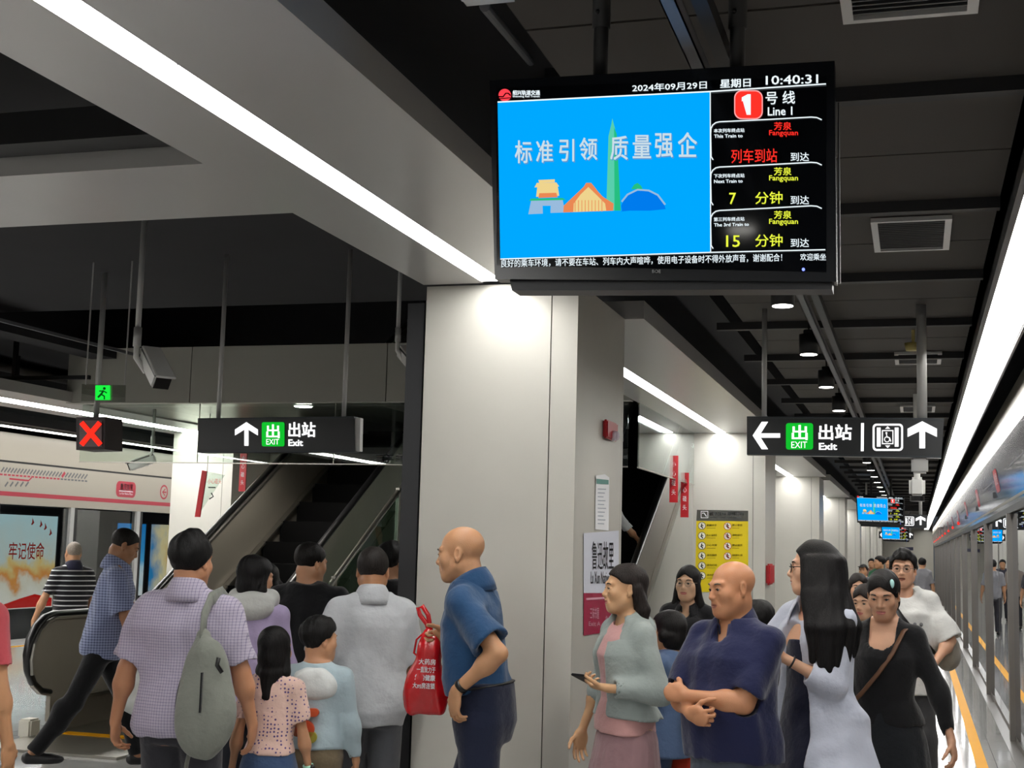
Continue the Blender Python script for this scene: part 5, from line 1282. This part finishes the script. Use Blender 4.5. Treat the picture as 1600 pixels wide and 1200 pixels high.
# 7 boy
P,z=spot(500,969,5.92)
m7=person('boy in a pale blue hoodie with an orange print, short black hair, back turned',P,R(196),h=1.262,skin='#bd8c6a',head=(R(-52),.06,0),top=dict(m=cloth('pale blue fleece','#a9bcc4'),sleeve=1.9,hem=.92,e=.020,es=.018,flare=.015),bottom=dict(m=cloth('khaki cotton','#7d6f58'),e=.016),hair=dict(t=.016,vol=.02,col='#0c0b0b'),shoes='#d0d0d0')
r7=m7['root']; s7=m7['s']
blob('hood',[EL((0,.11*s7,1.32*s7),(.15*s7,.062*s7,.10*s7)),RC((-.12*s7,.03,1.375*s7),(.12*s7,.03,1.375*s7),.05*s7)],cloth('fleece white','#cfd3d2'),r7,.008,.03,fold=(.006,1.5,9))
fb=lambda u,v:Vector((u,.152*s7+.012-.12*u*u*4,v))
for nm,c,pts in (('orange_print','#d4572a',rrect(-.03,1.13*s7,.06,1.18*s7,.02)),('orange_print','#cc4a22',circle(.03,1.05*s7,.042)),('green_print','#a8a03a',circle(.0,1.005*s7,.026)),('brown_print','#7a3d22',circle(.065,1.045*s7,.028))):
    mm=mat('print '+c,c,.6); MB().prism(pts,'y',.08*s7,.160*s7).build(nm,mm,r7)
# 8 black T-shirt
P,z=spot(486,865,7.2)
person('broad man in a black T-shirt waiting at the escalator, head bent right',P,R(192),h=1.63,skin='#bb8a68',girth=1.16,head=(R(-38),.22,0),fine=.0045,top=dict(m=cloth('black tee','#101013'),sleeve=.9,es=.035,hem=.80,e=.035,flare=.02),bottom=dict(m=cloth('black shorts','#18181c')),hair=dict(t=.009,col='#14110f'),arms=dict(R=dict(hand=(-.16,-.26,1.06),hint=(-.9,.5,-.3),f=(.3,-1,.1),n=(.5,0,.6)),L=dict(hand=(.27,-.05,.84),hint=(.6,1,0))))
# 9 white polo
P,z=spot(584,868,6.3)
person('man in a white polo and grey trousers seen from behind, hand in pocket',P,R(206),h=1.62,skin='#b27f5c',girth=1.08,lean=.03,head=(R(-8),.12,0),top=dict(m=cloth('white pique','#b4b7bb'),sleeve=.9,es=.03,hem=.785,e=.026,flare=.012,collar=dict(gap=14),fold=.011),bottom=dict(m=cloth('grey trousers','#55575c')),hair=dict(t=.008,col='#211d1b'),arms=dict(L=dict(hand=(.20,-.06,.90),hint=(.9,.75,0),f=(-.4,-.2,-1),curl=.7),R=dict(hand=(-.16,-.24,.95),hint=(-.6,1,0))))
# 10 dark hair beside the column
P,z=spot(611,856,8.0)
person('dark-haired man in a black top between the white polo and the nearest column',P,R(160),h=1.64,skin='#bd8d6c',fine=.005,head=(0,.12,0),top=dict(m=cloth('black jersey','#0f0f12'),sleeve=.9,e=.03,hem=.82),bottom=dict(m=cloth('black cotton','#15151a')),hair=dict(t=.017,vol=.02))
# 11 blue polo, bald, red bag
P,z=spot(763,822,5.75)
m11=person('bald elderly man in a blue shirt and navy trousers, in profile facing left',P,R(-88),h=1.74,skin='#b98a66',lean=.17,head=(0,.06,0),girth=1.0,age=1,brow='browgrey',
  top=dict(m=cloth('blue cotton','#1f4368'),sleeve=.80,es=.034,hem=.985,e=.020,collar=dict(gap=16),belly=.02,fold=.009),bottom=dict(m=cloth('navy trousers','#151c33'),waist=1.03,ehip=.017,e=.02,bend=0),shoes='#15130f',feet=((.10,.12,0),(-.10,-.16,0)),
  arms=dict(L=dict(hand=(.225,-.055,1.005),hint=(.25,1,.1),f=(-.05,-.1,-1),n=(-.7,.6,0),curl=.6),R=dict(hand=(-.09,-.185,1.195),hint=(-1,.5,-.6),f=(.15,-1,-.0),n=(.9,0,-.4),curl=1.25)))
W_=m11['AR']['L']['W']; f_=unit(m11['AR']['L']['E']-W_); c_=W_+f_*.03
child_tube(m11,'wristwatch',MT['rubber'],[c_-f_*.011,c_+f_*.011],.031,14)
tq=m11['T']; ring=[TR(tq,A3(.172*math.cos(a),.004+.132*math.sin(a),1.008)*m11['s']) for a in np.linspace(0,2*math.pi,33)]
child_tube(m11,'belt',MT['black'],ring,.014,8,None,.006)
# 12 woman in grey and pink
P,z=spot(980,880,6.15)
m12=person('woman in a grey hooded cardigan over pink with a pink skirt, looking left',P,R(-48),h=1.575,sex='f',skin='#c49a74',head=(R(-18),.02,0),age=1,
  top=dict(m=cloth('grey knit','#8f9895'),sleeve=1.88,sleeveR=1.15,hem=.955,e=.026,es=.018,drop=.03,flare=.04,fold=.010,name='cardigan',cuts=[((-.02,-.19,1.12),(.062,.13,.30))]),skirt=dict(m=cloth('dusty pink','#96767a'),st=[(.22,0,.0,.27,.24),(.6,0,.0,.215,.18),(.86,0,.01,.185,.14),(1.0,0,.005,.145,.108)],pleat=(26,.05)),
  hair=dict(style='long',line='tucked',len=.20,t=.010,col='#1c1513',w=.05,wrap=-.03,lr=.030,ay=.008,ay0=.055),
  arms=dict(L=dict(hand=(.13,-.165,1.11),hint=(.8,1,-.6),f=(-.75,-.6,.08),n=(-.2,.1,1),curl=[.7,.9,1.0,1.1],thumb=.3),R=dict(hand=(-.27,-.09,.86),hint=(-.6,1,0))))
s12=m12['s']; pk=cloth('pink knit','#bf918f')
blob('pink_top',[LOFT([(.885*s12,0,.0,.182*s12,.142*s12),(.98*s12,0,0,.168*s12,.130*s12),(1.05*s12,0,0,.140*s12,.105*s12),(1.16*s12,0,-.006,.146*s12,.112*s12),(1.26*s12,0,-.013,.157*s12,.120*s12),(1.34*s12,0,0,.145*s12,.104*s12),(1.42*s12,0,.012,.08*s12,.066*s12)],None,2.2)],pk,m12['root'],.007,.01,fold=(.005,1,2),cuts=[RC((0,-.0,1.38*s12),(0,-.02,1.55*s12),.056*s12,.06*s12)])
blob('hood',[EL((0,.085*s12,1.385*s12),(.13*s12,.05*s12,.07*s12)),RC((.085*s12,-.01,1.41*s12),(.085*s12,-.10*s12,1.26*s12),.034*s12,.016),RC((-.085*s12,-.01,1.41*s12),(-.10*s12,-.095*s12,1.26*s12),.034*s12,.016)],bpy.data.materials['grey knit'],m12['root'],.007,.04,fold=(.005,1.4,6))
# 13 child behind her
P,z=spot(1046,962,7.2)
m13=person('short dark-haired child in a denim shirt with a green pack, behind the woman in grey',P,R(-105),h=1.30,skin='#b98a68',face=False,fine=.005,top=dict(m=cloth('child denim','#4b5f80'),sleeve=.9,hem=.75,e=.03,flare=.02),bottom=dict(m=cloth('child jeans','#3b4c6c'),e=.02),hair=dict(style='long',len=.04,t=.018,col='#100d0d'),arms=dict(L=dict(hand=(.22,-.25,.98),hint=(.6,1,0))))
# 13b woman in black shirt, frontal
P,z=spot(1076,890,8.6)
person('woman in a black shirt with long dark hair and thin glasses, facing the viewer',P,R(-9),h=1.545,sex='f',skin='#cda587',fine=.0045,top=dict(m=cloth('black shirt','#141418'),sleeve=1.9,hem=.80,e=.024,drop=.055,dw=.6,collar=dict(gap=24)),bottom=dict(m=cloth('navy denim','#1b2338')),hair=dict(style='long',len=.27,t=.012,col='#0f0c0c',part=-.028,wrap=.075,w=.088),glasses='#8d8072')
# 14 navy polo, arms crossed
P,z=spot(1146,885,5.6)
m14=person('stocky elderly man in a navy polo with his arms crossed, nearly bald',P,R(-30),h=1.61,skin='#b9825f',girth=1.13,age=1,head=(R(-22),.10,R(-3)),brow='browgrey',fine=.0032,
  top=dict(m=cloth('navy polo','#171c40'),sleeve=.86,es=.022,hem=.86,e=.026,flare=.02,drop=.05,dw=.55,collar=dict(gap=22),belly=.035,fold=.008,k=.016),bottom=dict(m=cloth('slate trousers','#454b57'),e=.024),
  arms=dict(R=dict(hand=(-.01,-.27,1.065),hint=(-1,.25,-.75),f=(.96,-.12,-.10),n=(.1,.9,.1),curl=1.25,thumb=1.0),L=dict(hand=(-.06,-.245,1.135),hint=(1,.25,-.9),f=(-.95,-.2,.12),n=(0,.9,-.3),curl=1.5,thumb=1.4)))
# 14b hair behind
P,z=spot(1186,940,7.6)
person('dark-haired child almost hidden between the navy polo and the long-haired woman',P,R(150),h=1.36,skin='#b98a68',face=False,fine=.006,top=dict(m=cloth('black child top','#131316'),sleeve=.9,hem=.75),bottom=dict(m=cloth('black child trousers','#17171b')),hair=dict(t=.02))
# 15 long straight hair, profile
P,z=spot(1274,838,6.2)
lk=[]
for k,(y0,y1,x1) in enumerate(((-.02,-.008,.165),(.012,.025,.185),(.04,.06,.188),(.07,.095,.175),(.095,.14,.14),(.105,.17,.06),(.10,.175,-.02))):
    x0=(.066,.072,.070,.055,.03,-.01,-.045)[k]
    lk.append(((x0,y0,.03),(x0*1.5+.012,y0*1.1+.004,-.11),.040,.040)); lk.append(((x0*1.5+.012,y0*1.1+.004,-.11),(x1,y1,-.25),.040,.036)); lk.append(((x1,y1,-.25),(x1*1.05,y1-.002,-.43+.02*abs(k-2)),.036,.014))
m15=person('woman with very long black hair and dark glasses, white shirt over a navy dress',P,R(-40),h=1.70,sex='f',skin='#cda083',head=(R(-44),-.02,0),
  top=dict(m=cloth('white blue shirt','#b7bccb'),sleeve=1.45,hem=.74,e=.030,es=.026,flare=.045,drop=.05,neck=.07,fold=.008,k=.02,name='open_shirt',collar=dict(gap=30),cuts=[((-.03,-.20,1.18),(.085,.16,.24)),((-.04,-.25,.86),(.16,.25,.40))]),
  skirt=dict(m=cloth('navy dress','#10132a'),st=[(.12,0,.0,.22,.20),(.6,0,.0,.19,.165),(.90,0,.0,.178,.130),(1.06,0,.0,.142,.104),(1.2,0,-.006,.145,.112),(1.27,0,-.012,.12,.112)],name='dress'),
  hair=dict(style='long',t=.013,col='#0c0a0b',locks=lk,nape=1),glasses='#14110f',
  arms=dict(L=dict(hand=(.03,-.235,1.20),hint=(.7,.8,-.9),f=(-.7,-.55,.40),n=(-.5,.3,.7),curl=.7),R=dict(hand=(-.10,-.25,1.20),hint=(-1,.4,-.6),f=(.3,-.85,.4),n=(.6,0,.8),curl=.8)))
r=m15['AR']['L']; d_=unit(r['E']-r['W']); child_tube(m15,'bracelet',MT['black'],[r['W']+d_*.045,r['W']+d_*.052],.031,14)
# 16 two heads behind
P,z=spot(1341,899,10.6)
person('woman with dark centre-parted hair, left of the white T-shirt',P,R(8),h=1.50,sex='f',skin='#c79c80',fine=.005,top=dict(m=cloth('dark top','#2a2a33'),hem=.82),bottom=dict(m=cloth('dark bottom','#22222a')),hair=dict(style='long',len=.2,t=.013,col='#17100e',part=-.03))
P,z=spot(1352,915,8.6)
person('woman with brown-black hair peeking over the shoulder of the woman in black',P,R(-12),h=1.46,sex='f',skin='#c79c80',fine=.005,head=(R(-10),.1,0),top=dict(m=cloth('brown top','#4a4240'),hem=.82),bottom=dict(m=cloth('brown bottom','#2a2624')),hair=dict(style='long',len=.22,t=.013,col='#1d1411',part=-.03))
# 17 woman in black
P,z=spot(1384,915,6.8)
m17=person('woman in a black long-sleeved top with a pale hair clip, looking down',P,R(-14),h=1.575,sex='f',skin='#bd9074',lean=.05,head=(R(4),.30,0),girth=1.04,
  top=dict(m=cloth('sheer black','#0d0d10'),sleeve=1.95,es=.012,hem=.92,e=.014,drop=.105,neck=.07,fold=.006),skirt=dict(m=cloth('black skirt','#14171c'),st=[(.10,0,.0,.27,.24),(.6,0,.0,.235,.19),(.86,0,.015,.19,.145),(1.04,0,.005,.14,.105)],pleat=(12,.03)),
  hair=dict(style='long',t=.010,col='#100d0d',part=-.03,nape=1,line='tucked'),arms=dict(L=dict(hand=(.34,-.03,.84),hint=(.7,.8,0),f=(.25,-.2,-1),curl=.6),R=dict(hand=(-.27,-.05,.84),hint=(-.5,1,0))))
q=TR(m17['TH'],(.056,-.045,.075)); MB().ball(Vector(q),(.012,.010,.022),12,8).build('hair_clip',mat('clip mint','#a8d6d2',.25),m17['root'],True)
child_tube(m17,'bag_strap',mat('brown leather','#5a3a22',.5),[TR(m17['T'],A3(x,y,z)*m17['s']) for x,y,z in ((.128,.03,1.425),(.112,-.062,1.40),(.07,-.128,1.29),(0,-.138,1.19),(-.09,-.134,1.08),(-.18,-.06,1.0))],.012,8,None,.004)
# 18 white T-shirt
P,z=spot(1411,865,9.4)
m18=person('smiling young man in a white T-shirt with glasses and a black bag strap',P,R(6),h=1.675,skin='#d0a083',head=(R(-12),-.02,0),fine=.004,mouth=.002,
  top=dict(m=cloth('white tee','#d2d2cf'),sleeve=.98,es=.036,hem=.76,e=.028,flare=.025,drop=.012,neck=.07,fold=.011),bottom=dict(m=cloth('dark grey jeans','#3a3a3c'),e=.035,flare=.02),hair=dict(t=.016,vol=.03,vy=-.02,col='#0e0c0c',line='short',rough=.007),glasses='#6e6a66',feet=((.11,-.1,0),(-.1,.15,0)),shoes='#c2c2c4',
  arms=dict(L=dict(hand=(.17,-.22,.98),hint=(1,.5,-.2),f=(-.5,-.5,-.6),n=(-.6,.6,0),curl=.6)))
t18=m18['T']; s18=m18['s']
child_tube(m18,'chest_strap',MT['rubber'],[TR(t18,A3(x,y,z)*s18) for x,y,z in ((-.135,.06,1.41),(-.125,-.02,1.435),(-.10,-.105,1.37),(-.03,-.158,1.26),(.06,-.172,1.15),(.15,-.135,1.06),(.19,-.03,1.02))],.026,10,None,.006)
MB().ball((.055,-.168,1.205),(.012,.006,.014),10,6).ball((.095,-.16,1.205),(.012,.006,.014),10,6).build('shirt_print',mat('print grey','#6b6b6e',.7),m18['root'],True)
# 19 far group
P,z=spot(1374,872,26)
far=dict(fine=.008,coarse=.016)
m19=person('man in a dark green T-shirt far down the platform, looking left',P,R(-25),h=1.62,skin='#b98a68',head=(R(-40),0,0),top=dict(m=cloth('green tee','#1d5a3a'),sleeve=.9,hem=.8,e=.03),bottom=dict(m=cloth('far dark','#26262b')),hair=dict(t=.015),arms=dict(L=dict(hand=(.0,-.3,1.1),hint=(1,.4,-.5),f=(-.5,-.8,0))),**far)
P,z=spot(1349,882,25)
m20=person('small person in a black cap far down the platform beside the green T-shirt',P,R(-15),h=1.46,skin='#b98a68',top=dict(m=cloth('far grey','#55565c'),hem=.8),bottom=dict(m=cloth('far dark2','#2a2a30')),hair=dict(t=.02,line='high'),**far)
c=m20['headc']; MB().ball(Vector(c)+Vector((0,-.10,.07)),(.07,.07,.012),12,6).build('cap_brim',MT['black'],m20['root'],True)
for k,(px,pt,Y,cl,yw,lab) in enumerate(((1389,876,29,'#3b3b42',20,'person in dark grey behind the green T-shirt, far down the platform'),(1362,884,33,'#6a4f4a',-10,'person in brown far down the platform, left of the green T-shirt'),(1397,884,34,'#8a8078',170,'person in beige walking away far down the platform'),(1441,884,31,'#77777c',175,'person in grey standing by the far glass doors'),(1403,880,38,'#30303a',5,'farthest person in dark clothes near the end of the platform'))):
    P,z=spot(px,pt,Y)
    person(lab,P,R(yw),h=1.6 if k!=1 else 1.55,skin='#b98a68',face=False,top=dict(m=cloth('far top %s'%cl,cl),sleeve=.9,hem=.8),bottom=dict(m=cloth('far leg %s'%cl,'#2c2c33')),hair=dict(t=.015),**far)
# 21 on the second escalator
m21=person('person riding the second escalator, only a forearm on its handrail in view',(-3.62,16.0),R(180),h=1.62,z0=.76,skin='#bd8d6c',face=False,fine=.006,top=dict(m=cloth('rider top','#b9b9bc'),sleeve=.9,hem=.8),bottom=dict(m=cloth('rider trousers','#2d2f38')),hair=dict(t=.014),feet=((.09,0,0),(-.09,0,0)),arms=dict(R=dict(hand=(-.40,-.30,1.02),hint=(-.5,.6,-.8),f=(-.3,-1,.25),n=(0,.2,-1),curl=.5)))

# ------------------------------------------------------------------ things carried
def carry(pr,name,label,cat,p):
    w=world(pr,p); return thing(name,label,cat,w,None,pr['root'].rotation_euler.z)
# backpack of the lavender shirt
b=carry(m4,'backpack','light grey backpack slung on the right shoulder of the man in lavender check','backpack',(-.20,.22,1.0))
can=cloth('grey canvas','#7d8078',bump=.3); cand=cloth('grey canvas dark','#17181a')
blob('bag_body',[EL((0,.05,-.09),(.125,.085,.165),rotm('y',-.12)),EL((.015,.03,.06),(.10,.06,.15),rotm('y',-.12)),RC((.03,.02,.17),(.045,0,.24),.045,.03)],can,b,.008,.06,fold=(.006,1.2,3))
blob('back_panel',[EL((.07,-.01,-.02),(.085,.05,.19),rotm('y',-.12))],cand,b,.008,.01)
MB().box(-.004,.004,.125,.136,-.06,.10).build('zip',cand,b)
MB().tube([(-.075,.105,.10),(-.055,.112,.13),(-.06,.112,.16)],.009,8).build('pocket_zip',MT['rubber'],b,True)
MB().tube([(.045,.02,.20),(.06,-.03,.32),(.06,-.10,.385),(.05,-.20,.405),(.04,-.30,.35),(.03,-.36,.2)],.034,10,r2=.010).build('shoulder_strap',can,b,True)
MB().tube([(.07,.0,-.18),(.09,-.0,-.28),(.10,.0,-.36),(.13,.02,-.44)],.022,8,r2=.006).build('loose_strap',can,b,True)
# red bag held by the man in blue
r11=m11['AR']['R']; hp=r11['W']+r11['f']*.09
rb=carry(m11,'carrier_bag','red carrier bag with white writing held in front by the man in blue','bag',hp)
redp=mat('red plastic','#c0141c',.25,0,.6,.12,9,.5,14)
blob('bag_body',[RC((0,-.005,.02),(0,.0,-.05),.022,.035),RC((0,.0,-.05),(0,-.01,-.17),.04,.055),EL((0,-.015,-.22),(.055,.085,.10)),RC((0,-.075,-.315),(0,.055,-.315),.028),RC((0,-.06,-.24),(0,.05,-.24),.045)],redp,rb,.006,.05,fold=(.010,1.6,7))
MB().tube([(0,.0,.0),(0,-.02,.06),(0,-.055,.10),(0,-.065,.13),(0,-.045,.14),(0,-.015,.10),(0,.0,.03)],.011,8,r2=.004).build('handle',redp,rb,True)
MB().tube([(.02,-.03,-.10),(.02,-.07,-.07),(.02,-.06,-.01),(.01,-.02,.03)],.011,8,r2=.004).build('handle',redp,rb,True)
fw=lambda u,v:Vector((.070-.25*(u-.0)**2+min(0,(v+.16))*-.06,u,v))
for k,(s_,v) in enumerate((('大药房','-.115'),('一直致力于','-.15'),('您的健康','-.185'),('大药房连锁','-.22'))):
    v=float(v); fit_text('bag_text',s_,MT['paper'],rb,(-.03-.008*k,v,.05,v+.026),fw,.02)
# white bag of the striding man
r3=m3['AR']['R']; wb=carry(m3,'carrier_bag','white plastic carrier bag hanging beside the man in blue check','bag',r3['W']+r3['f']*.10)
blob('bag_body',[RC((0,0,-.03),(0,0,-.12),.025,.07),EL((0,0,-.25),(.08,.13,.10))],mat('white plastic film','#c9ccc8',.35,0,.5,.05,9,.5,14),wb,.008,.04,fold=(.008,1.5,2))
MB().tube([(0,-.03,-.06),(0,-.02,.02),(0,.02,.02),(0,.03,-.06)],.008,8,r2=.003).build('handle',bpy.data.materials['white plastic film'],wb,True)
# phones
r=m12['AR']['L']; p=r['W']+r['f']*.115+r['n']*.022
ph=carry(m12,'mobile_phone','black mobile phone held by the woman in the grey cardigan','phone',p)
q=Matrix.Rotation(R(25),4,'Z')@Matrix.Rotation(R(-20),4,'X')
mb=MB().box(-.036,.036,-.075,.075,-.005,.005); mb.bevel(.004,2)
for v in mb.bm.verts: v.co=q@v.co
mb.build('case',MT['black'],ph)
mb=MB().box(-.032,.032,-.07,.07,.0052,.0058)
for v in mb.bm.verts: v.co=q@v.co
mb.build('screen',tvface,ph)
r=m3['AR']['L']; ph=carry(m3,'mobile_phone','mobile phone held up by the striding man in blue check','phone',r['W']+r['f']*.12+A3(-.02,-.01,.03))
mb=MB().box(-.036,.036,-.005,.005,-.07,.075); mb.bevel(.004,2); mb.build('case',MT['black'],ph)
r=m15['AR']['L']; ph=carry(m15,'mobile_phone','mobile phone in the hands of the long-haired woman','phone',r['W']+r['f']*.11+A3(-.03,-.02,.03))
mb=MB().box(-.036,.036,-.07,.07,-.005,.005); mb.bevel(.004,2); mb.build('case',MT['white'],ph)
# shoulder bag of the white T-shirt
wbg=carry(m18,'shoulder_bag','beige shoulder bag behind the arm of the man in the white T-shirt','bag',(.285,.06,1.0))
blob('bag_body',[EL((0,0,0),(.085,.13,.10)),EL((0,0,.07),(.06,.11,.06))],cloth('beige canvas','#8f887c'),wbg,.010,.04,fold=(.006,1,3))
# green pack and red bag near the child
gp=carry(m13,'child_backpack','green backpack worn by the child behind the woman in grey','backpack',(0,.19,.88))
blob('bag_body',[EL((0,0,0),(.11,.07,.15))],cloth('green nylon','#0f7a50',rough=.5),gp,.009,.03,fold=(.004,1,3))
P,z=spot(1076,1150,7.2)
ob=thing('carrier_bag','orange-red bag hanging low behind the man in the navy polo','bag',(P[0],P[1],.66))
blob('bag_body',[EL((0,0,-.1),(.10,.05,.17)),RC((-.02,0,.05),(.02,0,.05),.03)],cloth('orange red cloth','#c23a22'),ob,.009,.04)
MB().tube([(-.04,0,.05),(-.03,0,.25),(.03,0,.25),(.04,0,.05)],.008,8).build('handle',bpy.data.materials['orange red cloth'],ob,True)
# girl's watch, clip of the navy man
r=m6['AR']['R']; c_=r['W']+unit(r['E']-r['W'])*.02; d_=unit(r['E']-r['W'])
child_tube(m6,'wristwatch',mat('mint strap','#9fd6bd',.4),[c_-d_*.012,c_+d_*.012],.025,12)
MB().ball(Vector(c_)+Vector((-.02,.012,0)),(.012,.016,.017),10,6).build('watch_face',MT['rubber'],m6['root'])
